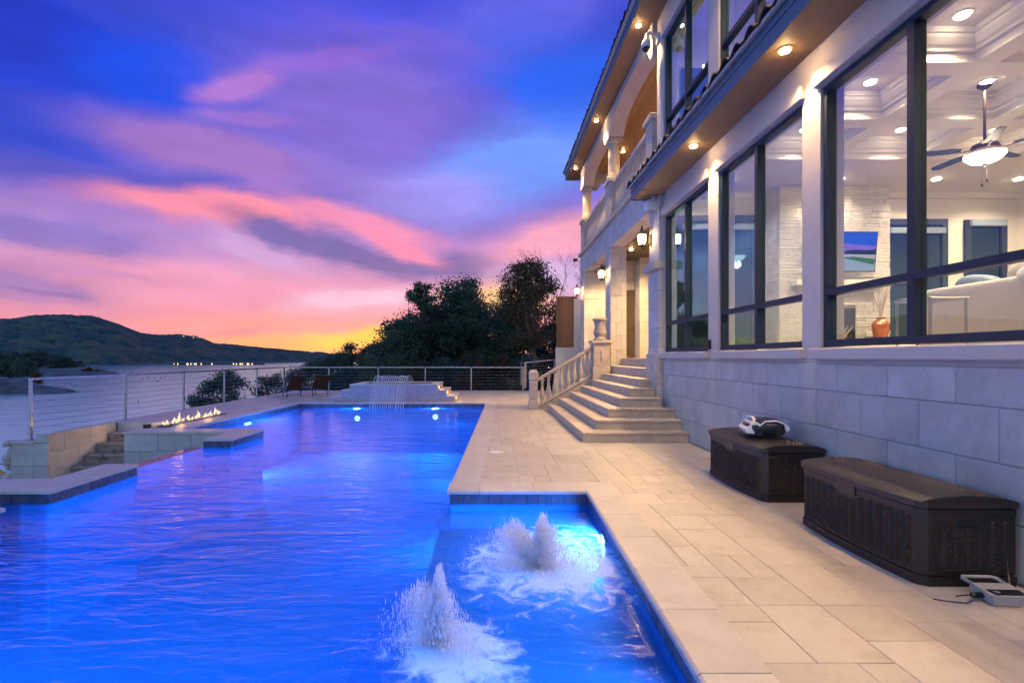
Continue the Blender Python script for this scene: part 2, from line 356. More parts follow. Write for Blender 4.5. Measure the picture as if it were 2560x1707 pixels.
def glass_mat(name, tint, base, glo=(.42, .74, 1.0)):
    m, nt, b, o = newmat(name); nt.nodes.remove(b); N = nt.nodes.new; L = nt.links.new
    ge = N('ShaderNodeNewGeometry'); dt = N('ShaderNodeVectorMath'); dt.operation = 'DOT_PRODUCT'; L(ge.outputs['Normal'], dt.inputs[0]); L(ge.outputs['Incoming'], dt.inputs[1])
    ab = N('ShaderNodeMath'); ab.operation = 'ABSOLUTE'; L(dt.outputs['Value'], ab.inputs[0]); iv = N('ShaderNodeMath'); iv.operation = 'SUBTRACT'; iv.inputs[0].default_value = 1; L(ab.outputs[0], iv.inputs[1])
    pw = N('ShaderNodeMath'); pw.operation = 'POWER'; L(iv.outputs[0], pw.inputs[0]); pw.inputs[1].default_value = 2.6
    q = N('ShaderNodeMapRange'); L(pw.outputs[0], q.inputs[0]); q.inputs[3].default_value = base; q.inputs[4].default_value = 1
    t = N('ShaderNodeBsdfTransparent'); t.inputs[0].default_value = (*tint, 1)
    g = N('ShaderNodeBsdfGlossy'); g.inputs[0].default_value = (*glo, 1); g.inputs['Roughness'].default_value = .0
    x = N('ShaderNodeMixShader'); L(q.outputs[0], x.inputs[0]); L(t.outputs[0], x.inputs[1]); L(g.outputs[0], x.inputs[2]); L(x.outputs[0], o.inputs[0]); return m
M['pane'] = glass_mat('coated_window_glass', (.96, .97, .97), .03, (.26, .80, 1.0))
M['door_glass'] = glass_mat('dark_door_glass', (.25, .3, .35), .10)
M['table_glass'] = glass_mat('table_glass', (.9, .95, .95), .04, (1, 1, 1))

def water_mat(name, tint, rough, s1, s2, bump, foam=()):
    m, nt, b, o = newmat(name); nt.nodes.remove(b); N = nt.nodes.new; L = nt.links.new
    g = N('ShaderNodeNewGeometry')
    def nz_(scale, st, det):
        mp = N('ShaderNodeMapping'); mp.inputs['Scale'].default_value = st; mp.inputs['Rotation'].default_value = (0, 0, R(12)); L(g.outputs['Position'], mp.inputs[0])
        n = N('ShaderNodeTexNoise'); n.inputs['Scale'].default_value = scale; n.inputs['Detail'].default_value = det; n.inputs['Distortion'].default_value = .8; L(mp.outputs[0], n.inputs['Vector']); return n.outputs['Fac']
    a = nz_(s1, (.55, 1.5, 1), 3); c = nz_(s2, (.6, 1.4, 1), 2)
    mm = N('ShaderNodeMath'); mm.operation = 'MULTIPLY_ADD'; L(c, mm.inputs[0]); mm.inputs[1].default_value = .35; L(a, mm.inputs[2])
    bp = N('ShaderNodeBump'); bp.inputs['Strength'].default_value = 1.0; bp.inputs['Distance'].default_value = bump; L(mm.outputs[0], bp.inputs['Height'])
    fr = N('ShaderNodeFresnel'); fr.inputs[0].default_value = 1.28; L(bp.outputs[0], fr.inputs['Normal'])
    t = N('ShaderNodeBsdfTransparent'); t.inputs[0].default_value = (*tint, 1)
    gl = N('ShaderNodeBsdfGlossy'); gl.inputs['Roughness'].default_value = rough; L(bp.outputs[0], gl.inputs['Normal'])
    rf = N('ShaderNodeBsdfRefraction'); rf.inputs[0].default_value = (*tint, 1); rf.inputs['IOR'].default_value = 1.33; rf.inputs['Roughness'].default_value = .02; L(bp.outputs[0], rf.inputs['Normal'])
    tr_ = N('ShaderNodeMixShader'); tr_.inputs[0].default_value = .62; L(t.outputs[0], tr_.inputs[1]); L(rf.outputs[0], tr_.inputs[2])
    tl_ = N('ShaderNodeBsdfTranslucent'); tl_.inputs[0].default_value = (*tint, 1); L(bp.outputs[0], tl_.inputs['Normal']); mk = N('ShaderNodeMixShader'); mk.inputs[0].default_value = .08; L(tr_.outputs[0], mk.inputs[1]); L(tl_.outputs[0], mk.inputs[2]); tr_ = mk
    x = N('ShaderNodeMixShader'); L(fr.outputs[0], x.inputs[0]); L(tr_.outputs[0], x.inputs[1]); L(gl.outputs[0], x.inputs[2]); last = x.outputs[0]
    for (fx, fy, fr_, amt) in foam:
        d = N('ShaderNodeVectorMath'); d.operation = 'DISTANCE'; L(g.outputs['Position'], d.inputs[0]); d.inputs[1].default_value = (fx, fy, -.16)
        n = N('ShaderNodeTexNoise'); n.inputs['Scale'].default_value = 5; n.inputs['Detail'].default_value = 9; n.inputs['Roughness'].default_value = .62; n.inputs['Distortion'].default_value = 1.2; L(g.outputs['Position'], n.inputs['Vector'])
        q = N('ShaderNodeMapRange'); L(d.outputs['Value'], q.inputs[0]); q.inputs[1].default_value = fr_; q.inputs[2].default_value = 0; q.inputs[3].default_value = -.28; q.inputs[4].default_value = .34
        ad_ = N('ShaderNodeMath'); L(n.outputs['Fac'], ad_.inputs[0]); L(q.outputs[0], ad_.inputs[1])
        w = N('ShaderNodeMapRange'); w.interpolation_type = 'SMOOTHSTEP'; L(ad_.outputs[0], w.inputs[0]); w.inputs[1].default_value = .40; w.inputs[2].default_value = .70; w.inputs[4].default_value = amt
        df = N('ShaderNodeBsdfDiffuse'); df.inputs[0].default_value = (.85, .88, .95, 1); tr = N('ShaderNodeBsdfTranslucent'); tr.inputs[0].default_value = (.85, .88, .95, 1)
        ax = N('ShaderNodeMixShader'); ax.inputs[0].default_value = .5; L(df.outputs[0], ax.inputs[1]); L(tr.outputs[0], ax.inputs[2])
        y = N('ShaderNodeMixShader'); L(w.outputs[0], y.inputs[0]); L(last, y.inputs[1]); L(ax.outputs[0], y.inputs[2]); last = y.outputs[0]
    L(last, o.inputs[0]); return m
B1 = (.36, 4.15); B2 = (-.33, 3.05)
M['pool_water'] = water_mat('pool_water', (.36, .66, 1.0), .10, 1.7, 6, .030, [(B1[0] + .22, B1[1] + .12, 1.25, .9), (B2[0] + .1, B2[1] - .08, .62, .85)])
M['spa_water'] = water_mat('spa_water', (.6, .8, 1.0), .03, 4, 12, .02)

m, nt, b, o = newmat('lake_water'); M['lake'] = m
b.inputs['Base Color'].default_value = (.52, .66, .63, 1); b.inputs['Roughness'].default_value = .6; b.inputs['Specular IOR Level'].default_value = .1
g_ = nt.nodes.new('ShaderNodeNewGeometry'); mp_ = nt.nodes.new('ShaderNodeMapping'); mp_.inputs['Scale'].default_value = (.05, .22, 1); nt.links.new(g_.outputs['Position'], mp_.inputs[0])
n_ = nt.nodes.new('ShaderNodeTexNoise'); n_.inputs['Scale'].default_value = 1.2; n_.inputs['Detail'].default_value = 6; nt.links.new(mp_.outputs[0], n_.inputs['Vector'])
bp_ = nt.nodes.new('ShaderNodeBump'); bp_.inputs['Distance'].default_value = .2; nt.links.new(n_.outputs['Fac'], bp_.inputs['Height'])
gl_ = nt.nodes.new('ShaderNodeBsdfGlossy'); gl_.inputs[0].default_value = (.54, 1.0, 1.0, 1); gl_.inputs['Roughness'].default_value = .14; nt.links.new(bp_.outputs[0], gl_.inputs['Normal'])
fr_ = nt.nodes.new('ShaderNodeFresnel'); fr_.inputs[0].default_value = 1.33; nt.links.new(bp_.outputs[0], fr_.inputs['Normal'])
mx_ = nt.nodes.new('ShaderNodeMixShader'); nt.links.new(fr_.outputs[0], mx_.inputs[0]); nt.links.new(b.outputs[0], mx_.inputs[1]); nt.links.new(gl_.outputs[0], mx_.inputs[2]); nt.links.new(mx_.outputs[0], o.inputs[0])

def leaf_mat(name, c1, c2, scale=.8):
    m, nt, b, o = newmat(name); N = nt.nodes.new; L = nt.links.new
    g = N('ShaderNodeNewGeometry'); n = N('ShaderNodeTexNoise'); n.inputs['Scale'].default_value = scale; n.inputs['Detail'].default_value = 5; L(g.outputs['Position'], n.inputs['Vector'])
    q = N('ShaderNodeMapRange'); L(n.outputs['Fac'], q.inputs[0]); q.inputs[1].default_value = .35; q.inputs[2].default_value = .65
    x = N('ShaderNodeMix'); x.data_type = 'RGBA'; L(q.outputs[0], x.inputs[0]); x.inputs[6].default_value = (*c1, 1); x.inputs[7].default_value = (*c2, 1); L(x.outputs[2], b.inputs['Base Color'])
    b.inputs['Roughness'].default_value = .7; b.inputs['Specular IOR Level'].default_value = .2
    t = N('ShaderNodeBsdfTranslucent'); L(x.outputs[2], t.inputs[0]); s = N('ShaderNodeMixShader'); s.inputs[0].default_value = .25
    L(b.outputs[0], s.inputs[1]); L(t.outputs[0], s.inputs[2]); L(s.outputs[0], o.inputs[0]); return m
M['oak'] = leaf_mat('oak_leaf', (.040, .085, .055), (.125, .175, .095))
M['oak2'] = leaf_mat('juniper_leaf', (.026, .064, .052), (.075, .125, .090))
M['rust'] = leaf_mat('autumn_leaf', (.095, .085, .038), (.19, .12, .055))
M['shrub'] = leaf_mat('shrub_leaf', (.045, .050, .025), (.120, .070, .038), 1.4)
M['gold'] = leaf_mat('golden_shrub_leaf', (.12, .075, .015), (.17, .06, .012))
M['hill'] = leaf_mat('wooded_hill', (.026, .078, .066), (.150, .150, .075), .03)
M['canopy'] = leaf_mat('hill_canopy', (.014, .032, .024), (.060, .048, .022), .03)
m, nt, b, o = newmat('water_spray'); M['spray'] = m
nt.nodes.remove(b); N = nt.nodes.new; L = nt.links.new
t = N('ShaderNodeBsdfTransparent'); d = N('ShaderNodeBsdfDiffuse'); d.inputs[0].default_value = (.96, .97, .99, 1); tl = N('ShaderNodeBsdfTranslucent'); tl.inputs[0].default_value = (.96, .97, .99, 1)
x = N('ShaderNodeMixShader'); x.inputs[0].default_value = .5; L(d.outputs[0], x.inputs[1]); L(tl.outputs[0], x.inputs[2])
y = N('ShaderNodeMixShader'); y.inputs[0].default_value = .62; L(t.outputs[0], y.inputs[1]); L(x.outputs[0], y.inputs[2]); L(y.outputs[0], o.inputs[0])
m, nt, b, o = newmat('laminar_stream'); M['stream'] = m
b.inputs['Base Color'].default_value = (.85, .88, .94, 1); b.inputs['Roughness'].default_value = .15; t = nt.nodes.new('ShaderNodeBsdfTransparent'); x = nt.nodes.new('ShaderNodeMixShader'); x.inputs[0].default_value = .7
nt.links.new(t.outputs[0], x.inputs[1]); nt.links.new(b.outputs[0], x.inputs[2]); nt.links.new(x.outputs[0], o.inputs[0])
m, nt, b, o = newmat('flame'); M['flame'] = m
nt.nodes.remove(b); N = nt.nodes.new; L = nt.links.new
e = N('ShaderNodeEmission'); e.inputs[0].default_value = (1, .70, .40, 1); e.inputs[1].default_value = 1.25; t = N('ShaderNodeBsdfTransparent')
lw = N('ShaderNodeLayerWeight'); lw.inputs[0].default_value = .35; x = N('ShaderNodeMixShader'); L(lw.outputs['Facing'], x.inputs[0]); L(e.outputs[0], x.inputs[1]); L(t.outputs[0], x.inputs[2]); L(x.outputs[0], o.inputs[0])

def spot(loc, w, size=110, col=WARM, blend=.6, rad=.04, direction=(0, 0, -1)):
    d = bpy.data.lights.new('lamp_light', 'SPOT'); d.energy = w; d.spot_size = R(size); d.spot_blend = blend; d.color = col; d.shadow_soft_size = rad
    o = bpy.data.objects.new('lamp_light', d); COL.objects.link(o); o.location = loc; o.rotation_euler = Vector(direction).to_track_quat('-Z', 'Y').to_euler(); return o
def area(loc, w, size, col, direction):
    d = bpy.data.lights.new('lamp_light', 'AREA'); d.shape = 'DISK'; d.size = size; d.energy = w; d.color = col
    o = bpy.data.objects.new('lamp_light', d); COL.objects.link(o); o.location = loc; o.rotation_euler = Vector(direction).to_track_quat('-Z', 'Y').to_euler(); return o
def point(loc, w, col=WARM, rad=.05):
    d = bpy.data.lights.new('lamp_light', 'POINT'); d.energy = w; d.color = col; d.shadow_soft_size = rad
    o = bpy.data.objects.new('lamp_light', d); COL.objects.link(o); o.location = loc; return o

# ================================================================== SETTING
LAKE = -13.4
def ss(a, b, x):
    t = np.clip((x - a) / (b - a), 0, 1); return t * t * (3 - 2 * t)
def vnoise(x, y, seed=0):
    """smooth value noise on arrays"""
    x = np.asarray(x, float); y = np.asarray(y, float); xi = np.floor(x).astype(int); yi = np.floor(y).astype(int); fx = x - xi; fy = y - yi
    def h(a, b):
        n = (a * 374761393 + b * 668265263 + seed * 1442695041) & 0xffffffff
        n = ((n ^ (n >> 13)) * 1274126177) & 0xffffffff
        return ((n ^ (n >> 16)) & 0xffff) / 65535.0
    fx = fx * fx * (3 - 2 * fx); fy = fy * fy * (3 - 2 * fy)
    return (h(xi, yi) * (1 - fx) + h(xi + 1, yi) * fx) * (1 - fy) + (h(xi, yi + 1) * (1 - fx) + h(xi + 1, yi + 1) * fx) * fy
def grid_mesh(name, X, Y, Z):
    n, m_ = X.shape; V = np.stack([X, Y, Z], -1).reshape(-1, 3)
    i = np.arange(n * m_).reshape(n, m_); Fc = np.stack([i[:-1, :-1], i[1:, :-1], i[1:, 1:], i[:-1, 1:]], -1).reshape(-1, 4)
    return fast_mesh(name, V, Fc)

o = MB().quad((-9000, -3000, LAKE), (9000, -3000, LAKE), (9000, 11000, LAKE), (-9000, 11000, LAKE)).build('lake', M['lake']); tag(o, kind='structure', label='calm lake below the terrace reflecting the dusk sky')

def ground_h(x, y):
    xs = -38 - .22 * np.clip(y, -60, 420); d = x - xs
    z = -15.5 + 13.3 * ss(0, 30, d)
    z = z + 1.4 * ss(-4, 8, x) * ss(24, 34, y) + (vnoise(x * .15, y * .15, 3) - .5) * .8 * ss(24, 30, y)
    z = np.where((y < 24.5) & (x > -10.5), -2.4, z)
    z = z + 8 * ss(20, 140, x) + 5 * ss(80, 300, y) * ss(-30, 60, x)
    return z
gx = np.concatenate([np.linspace(-220, -60, 30), np.linspace(-58, 30, 90), np.linspace(34, 400, 30)]); gy = np.concatenate([np.linspace(-120, -10, 12), np.linspace(-8, 80, 90), np.linspace(85, 700, 50)])
GX, GY = np.meshgrid(gx, gy, indexing='ij')
o = link('ground', grid_mesh('ground', GX, GY, ground_h(GX, GY)), M['earth']); tag(o, kind='structure', label='dark sloping bank around the house')

# ---- far wooded hills across the lake
prof = [(-500, 812), (-250, 808), (-60, 806), (0, 803), (25, 804), (45, 801), (70, 796), (88, 793), (140, 794), (200, 795), (235, 798), (258, 805), (283, 811), (300, 816), (330, 829), (352, 839), (390, 841),
        (440, 841), (470, 843), (497, 847), (536, 860), (585, 866), (630, 870), (681, 874), (765, 881), (842, 886), (1000, 888), (1400, 889)]
pxs = np.linspace(-500, 1400, 900); top = np.interp(pxs, [p[0] for p in prof], [p[1] for p in prof])
shore = np.interp(pxs, [-500, 0, 300, 400, 660, 850, 1400], [760, 800, 880, 980, 1250, 1700, 1900]); ridge = shore + np.interp(pxs, [-500, 300, 700, 1400], [520, 480, 500, 600])
tt = np.linspace(0, 1, 90); A = np.linspace(0, 1.25, 100)
PX, TT = np.meshgrid(pxs, A, indexing='ij'); SH = shore[:, None]; RG = ridge[:, None]
DIST = SH + (RG - SH) * TT; HT = EYE - (top[:, None] - VY) / F * RG - LAKE
ZZ = LAKE - .5 + HT * np.where(TT <= 1, np.sin(np.clip(TT, 0, 1) * pi / 2) ** 1.15, 1 - (TT - 1) * .8)
HX = (PX - VX) / F * DIST
def canopy(x, y, s=7.0, seed=5):
    """rounded tree-crown bumps: distance to jittered cell centres"""
    gxi = np.floor(x / s).astype(int); gyi = np.floor(y / s).astype(int); best = np.full(x.shape, 9.0)
    for i in (-1, 0, 1):
        for j in (-1, 0, 1):
            cx_ = gxi + i; cy_ = gyi + j
            jx = vnoise(cx_ * 1.0, cy_ * 1.0, seed); jy = vnoise(cx_ * 1.0, cy_ * 1.0, seed + 1); sz = .7 + .5 * vnoise(cx_ * 1.0, cy_ * 1.0, seed + 2)
            best = np.minimum(best, np.hypot(x / s - cx_ - jx, y / s - cy_ - jy) / sz)
    return np.sqrt(np.clip(1 - best * best * 1.4, 0, 1))
wood = ss(0, .09, TT)
ZZ = ZZ + wood * (canopy(HX, DIST, 13) * 7.5 + vnoise(HX / 45, DIST / 45, 9) * 9 - 8.0)
o = link('hills', grid_mesh('hills', HX, DIST, ZZ), M['hill']); tag(o, kind='structure', label='dark wooded hills across the lake')
# gravel strip at the foot of the hills
V = []; Fc = []
for i, p in enumerate(pxs):
    for k, (dd, z) in enumerate([(-14, -.3), (10, 1.6), (46, 3.5)]):
        dist = shore[i] + dd; V.append(((p - VX) / F * dist, dist, LAKE + z + random.random() * .6 * (k > 0)))
for i in range(len(pxs) - 1):
    for k in range(2): Fc.append((i * 3 + k, i * 3 + k + 1, i * 3 + k + 4, i * 3 + k + 3))
o = link('far_shore', fast_mesh('far_shore', V, Fc), M['gravel']); tag(o, kind='structure', label='pale gravel shoreline at the foot of the hills')

# ---- near peninsula on the left: two gravel spits with trees
def spit(name, tip_px, tip_y, back, label):
    """low bank running left from its tip"""
    n = 80; m_ = 24; X = np.zeros((n, m_)); Y = np.zeros((n, m_)); Z = np.zeros((n, m_))
    for i in range(n):
        s_ = i / (n - 1)
        for j in range(m_):
            q = j / (m_ - 1)
            wdt = 6 + back * s_ ** .8
            X[i, j] = (tip_px - VX) / F * tip_y - s_ * 200 + 4 * math.sin(i * .4); Y[i, j] = tip_y - wdt * .35 * (1 - q) + wdt * q + s_ * back * .12 * math.sin(i * .23)
            Z[i, j] = LAKE - .8 + min(1, s_ * 7 + .02) * (1.6 + 13 * s_ ** .7) * math.sin(min(1, q * 1.6) * pi / 2) + (rng.random() - .5) * .5
    o = link(name, grid_mesh(name, X, Y, Z), M['gravel']); tag(o, kind='structure', label=label)
spit('gravel_spit', 170, 204, 60, 'near gravel spit running into the lake')
spit('gravel_point', 283, 415, 120, 'further gravel point running into the lake')

# ================================================================== DECK AND POOL
WZ = -.16
def sh(Y): return .027 * (Y - 6.03)
def XR(Y): return -.50 + sh(Y)
def XN(Y): return 1.165 + sh(Y)
def XL(Y): return -6.97 + .03 * (Y - 11.25)
FARY = 17.65
deck = MB()
deck.prism([(-.48, 6.05), (1.185, 6.05), (XN(.6) + .02, .6), (3.72, .6), (3.72, 24.2), (XR(FARY), 24.2), (XR(FARY) + .02, FARY)], -.30, -.012)
deck.prism([(-9.62, FARY + .02), (XR(FARY), FARY + .02), (XR(FARY), 24.2), (-9.62, 24.2)], -.30, -.0125)
deck.prism([(-9.29, 12.50), (-7.80, 12.50), (-7.80, 10.78), (-5.15, 10.78), (-5.15, 11.23), (XL(11.25) - .02, 11.23), (XL(FARY) - .02, FARY + .019), (-9.62, FARY + .019), (-9.62, 12.75), (-9.29, 12.75)], -.30, -.012)
deck.prism([(-6.5, -3), (3.72, -3), (3.72, .595), (-6.5, .595)], -.30, -.012)
deck = deck.build('deck', M['grout']); tag(deck, kind='structure', label='travertine paved pool deck')

pool = empty('swimming_pool', (-3, 10, 0), 'long blue lit swimming pool with pale travertine coping', 'pool')
poly = [(XN(.6), .6), (XN(6.03), 6.03), (XR(6.03), 6.03), (XR(FARY), FARY), (XL(FARY), FARY), (XL(11.25), 11.25), (-5.13, 11.2), (-5.13, 9.8), (-5.66, 9.8), (-5.66, 7.5),
        (-5.33, 7.5), (-5.33, 6.03), (-8.2, 6.03), (-8.2, 5.3), (-5.22, 5.3), (-5.22, .6)]
w = MB()
for i in range(len(poly)):
    a, b_ = poly[i], poly[(i + 1) % len(poly)]
    zt = -.17 if (a == (-5.66, 9.8) and b_ == (-5.66, 7.5)) else -.042
    w.quad((*a, -1.7), (*b_, -1.7), (*b_, zt), (*a, zt))
w.build('pool_wall', M['plaster'], pool)
MB().add([(x, y, -1.7) for x, y in poly], [tuple(range(len(poly)))]).build('pool_floor', M['plaster'], pool)
MB().box(-.62, 1.22, .5, 6.0, -1.69, -.46).build('sun_shelf', M['plaster'], pool)
MB().box(-5.88, -5.665, 7.5, 9.8, -1.7, -.175).build('infinity_wall', M['plaster'], pool)
wp = [p for p in poly]; wp[8] = (-5.9, 9.8); wp[9] = (-5.9, 7.5)
# water surface: fine sheet with gentle ripples comes from the material
o = MB().add([(x, y, WZ) for x, y in wp], [tuple(range(len(wp)))]).build('pool_water', M['pool_water']); tag(o, kind='structure', label='rippled blue lit pool water')
MB().quad((-5.902, 7.5, WZ), (-5.902, 9.8, WZ), (-5.93, 9.8, -.9), (-5.93, 7.5, -.9)).build('overflow_sheet', M['spa_water'], pool)

def coping(p0, p1, out, wd, n):
    """n bullnosed stones from p0 to p1; `out` is the unit direction away from the water"""
    p0 = Vector((*p0, 0)); p1 = Vector((*p1, 0)); out = Vector((*out, 0))
    for i in range(n):
        a = p0.lerp(p1, i / n) + (p1 - p0).normalized() * .003; b_ = p0.lerp(p1, (i + 1) / n) - (p1 - p0).normalized() * .003
        dz = random.uniform(0, .0025)
        pr = [(-.035, -.012), (-.028, -.003), (-.015, .004 + dz), (wd - .004, .004 + dz), (wd, 0), (wd, -.042), (-.035, -.042)]
        mb = MB(); c = (a + b_) / 2
        mb.extr([tuple(a + out * t_ + Vector((0, 0, z))) for t_, z in pr], b_ - a)
        mb.build('coping_stone', M['coping'], pool, at=c)
CW = .35
coping((XN(.6), .6), (XN(6.03 + CW), 6.03 + CW), (1, 0), CW, 9)
coping((1.165, 6.03), (-.15, 6.03), (0, 1), CW, 2)
coping((-.15, 6.03), (-.535, 6.03), (0, 1), CW, 1)
coping((XR(6.03 + CW), 6.03 + CW), (XR(FARY), FARY), (1, 0), CW, 18)
coping((XR(FARY) + CW, FARY), (XL(FARY) - CW, FARY), (0, 1), CW, 12)
coping((XL(FARY), FARY), (XL(11.22), 11.22), (-1, 0), CW, 10)
coping((-5.1, 11.2), (-5.66, 11.2), (0, -1), .52, 1)
coping((-5.66, 11.2), (-7.9, 11.2), (0, -1), .52, 4)
coping((-5.13, 10.68), (-5.13, 9.77), (-1, 0), .52, 2)
coping((-5.33, 6.0), (-5.33, 7.5), (-1, 0), .48, 2)
coping((-5.295, 6.03), (-8.2, 6.03), (0, 1), .55, 5)
coping((-5.185, 5.3), (-8.2, 5.3), (0, -1), .36, 4)
coping((-5.22, 4.94), (-5.22, .6), (-1, 0), .36, 7)
coping((-5.6, .6), (XN(.6), .6), (0, -1), .36, 11)
# block masonry under the left copings
for bb in ((-5.80, -5.34, 6.57, 7.48), (-8.2, -5.34, 6.06, 6.56), (-8.2, -5.25, 4.96, 5.28), (-5.64, -5.15, 9.82, 10.68)): MB().box(*bb, -1.7, -.045).build('pool_bond_beam', M['block'], pool)
def wtiles(p0, p1, nrm, step=.153):
    p0 = Vector((*p0, 0)); p1 = Vector((*p1, 0)); L_ = (p1 - p0).length; n = max(1, round(L_ / step)); d_ = (p1 - p0) / n
    ang = math.atan2(d_.y, d_.x); key = ('wt', round(L_ / n, 3))
    if key not in PCACHE:
        V_, F_ = chamfer(L_ / n - .005, .014, .15, .003); me = bpy.data.meshes.new('waterline_tile'); me.from_pydata(V_, [], F_); me.update(); me.materials.append(M['wtile']); PCACHE[key] = me
    for i in range(n):
        c = p0 + d_ * (i + .5) + Vector((*nrm, 0)) * .004; c.z = -.118
        o = link('waterline_tile', PCACHE[key], None, pool, c); o.rotation_euler[2] = ang
wtiles((-.5, 6.03), (1.165, 6.03), (0, -1)); wtiles((XN(2.2), 2.2), (XN(6.03), 6.03), (-1, 0)); wtiles((XR(6.03), 6.03), (XR(FARY), FARY), (-1, 0))
wtiles((-5.33, 6.03), (-5.33, 7.5), (1, 0)); wtiles((-7, 6.03), (-5.33, 6.03), (0, -1)); wtiles((-5.13, 9.8), (-5.13, 11.2), (1, 0)); wtiles((XL(FARY), FARY), (XR(FARY), FARY), (0, -1), .3)
wtiles((XL(11.25), 11.25), (XL(FARY), FARY), (1, 0), .3); wtiles((-5.66, 9.8), (-5.13, 9.8), (0, -1)); wtiles((-5.96, 5.3), (-5.22, 5.3), (0, 1))

# ---- pavers: random ashlar (French pattern) on an 0.2 m module
def tiling(x0, x1, y0, y1, seed):
    rd = random.Random(seed); u = .204; nx = int(math.ceil((x1 - x0) / u)); ny = int(math.ceil((y1 - y0) / u)); occ = [[False] * ny for _ in range(nx)]; out = []
    shapes = [(3, 2), (2, 3), (3, 2), (2, 3), (2, 2), (3, 3), (1, 2), (2, 1)]
    for j in range(ny):
        for i in range(nx):
            if occ[i][j]: continue
            rd.shuffle(shapes); ok = None
            for (a, b_) in shapes + [(1, 2), (2, 1), (1, 1)]:
                if i + a <= nx and j + b_ <= ny and all(not occ[i + p][j + q] for p in range(a) for q in range(b_)): ok = (a, b_); break
            a, b_ = ok
            for p in range(a):
                for q in range(b_): occ[i + p][j + q] = True
            out.append((x0 + i * u, min(x1, x0 + (i + a) * u), y0 + j * u, min(y1, y0 + (j + b_) * u)))
    return [t_ for t_ in out if t_[1] - t_[0] > .03 and t_[3] - t_[2] > .03]
tiles = tiling(1.30, 3.70, 1.6, 6.38, 1) + tiling(-.25, 3.70, 6.385, FARY + .33, 2) + tiling(-9.55, 3.70, FARY + .335, 24.1, 3) + tiling(-9.55, -7.0, 12.45, FARY + .33, 4) + tiling(-7.86, -7.0, 11.7, 12.445, 5)
def hidden(t_):
    x0, x1, y0, y1 = t_
    if x0 > 1.75 and y0 > 9.5 and y1 < 15.2: return True
    if x0 > -5.6 and x1 < -1.9 and y0 > 17.7 and y1 < 19.75: return True
    return False
tiles = [t_ for t_ in tiles if not hidden(t_)]
def infr(t_):
    x = (t_[0] + t_[1]) / 2; y = max(t_[2], .5); return abs(x / y * F + VX - 1280) < 1350 and y > 2.2
tiles.sort(key=lambda t_: (not infr(t_), (t_[2] + t_[3]) ** 3 / ((t_[1] - t_[0]) * (t_[3] - t_[2]))))
for t_ in tiles[:300]:
    x0, x1, y0, y1 = t_; key = ('pv', round(x1 - x0, 2), round(y1 - y0, 2))
    if key not in PCACHE:
        V_, F_ = chamfer(x1 - x0 - .004, y1 - y0 - .004, .03, .0025); me = bpy.data.meshes.new('paver'); me.from_pydata(V_, [], F_); me.update(); me.materials.append(M['paver']); PCACHE[key] = me
    o = link('paver', PCACHE[key], None, deck, ((x0 + x1) / 2, (y0 + y1) / 2, -.0155 + random.uniform(-.0012, .0012)))
    o.rotation_euler = (random.uniform(-.0012, .0012), random.uniform(-.0012, .0012), 0)
mb = MB()
for t_ in tiles[300:]: mb.cbox(t_[0] + .0025, t_[1] - .0025, t_[2] + .0025, t_[3] - .0025, -.03, random.uniform(-.0015, .001), .003)
o = mb.build('paver', M['paver'], deck); tag(o, kind='stuff')

# ---- bubblers on the sun shelf: plumes of real droplets
def plume(cx_, cyy, hgt, rad, lean, n, label):
    J = np.array(lean); J[:, 2] *= .88; j = rng.choice(len(J), n, p=J[:, 2] / J[:, 2].sum()); t_ = rng.random(n) ** .62       # jets: (dx, dy, height, spread)
    rag = 1 - .45 * rng.random(n) ** 4
    sp_ = .010 + J[j, 3] * t_ ** 1.3
    px_ = J[j, 0] * t_ + rng.normal(0, 1, n) * sp_; py_ = J[j, 1] * t_ + rng.normal(0, 1, n) * sp_ * .8
    pz_ = J[j, 2] * t_ * rag * (1 - .35 * np.clip(np.abs(px_ - J[j, 0] * t_) / (J[j, 3] * 2.5), 0, 1) ** 2)
    fall = rng.random(n) < .30; pz_ = np.where(fall, pz_ * rng.random(n) ** 1.5, pz_); px_ = np.where(fall, px_ * 1.5, px_); py_ = np.where(fall, py_ * 1.5, py_)
    c = np.stack([cx_ + px_, cyy + py_, WZ + .004 + np.clip(pz_, 0, None)], -1)
    # foam collar lying on the water
    m_ = n // 2; a = rng.random(m_) * 2 * pi; r_ = rad * 1.5 * np.abs(rng.normal(0, .55, m_)); f = np.stack([cx_ + r_ * np.cos(a) * 1.2, cyy + r_ * np.sin(a), WZ + .004 + .03 * rng.random(m_) * np.exp(-r_ / rad)], -1)
    c = np.concatenate([c, f]); N_ = len(c)
    r = .0009 + .0019 * rng.random(N_) ** 2; st = np.concatenate([2 + 13 * rng.random(n) ** 2, .6 + .4 * rng.random(m_)])
    off = np.array([(1, 0, 0), (0, 1, 0), (-1, 0, 0), (0, -1, 0), (0, 0, 1), (0, 0, -1)], float)
    V = c[:, None, :] + off[None] * np.stack([r, r, r * st], -1)[:, None, :]
    fc = np.array([(0, 1, 4), (1, 2, 4), (2, 3, 4), (3, 0, 4), (1, 0, 5), (2, 1, 5), (3, 2, 5), (0, 3, 5)])
    Fc = (fc[None] + (np.arange(N_) * 6)[:, None, None]).reshape(-1, 3)
    o = link('water_bubbler', fast_mesh('water_bubbler', V.reshape(-1, 3), Fc), M['spray']); tag(o, label, 'water jet', 'bubblers on the sun shelf'); return o
plume(B1[0], B1[1], .50, .42, [(-.26, 0, .40, .060), (-.18, .03, .46, .055), (-.08, .0, .36, .05), (.06, .0, .52, .030), (.12, .0, .42, .050), (.20, .02, .26, .07), (-.30, -.04, .16, .10), (.36, 0, .09, .13), (.1, -.2, .06, .14)], 30000, 'wide foaming bubbler jet beside the bright pool light')
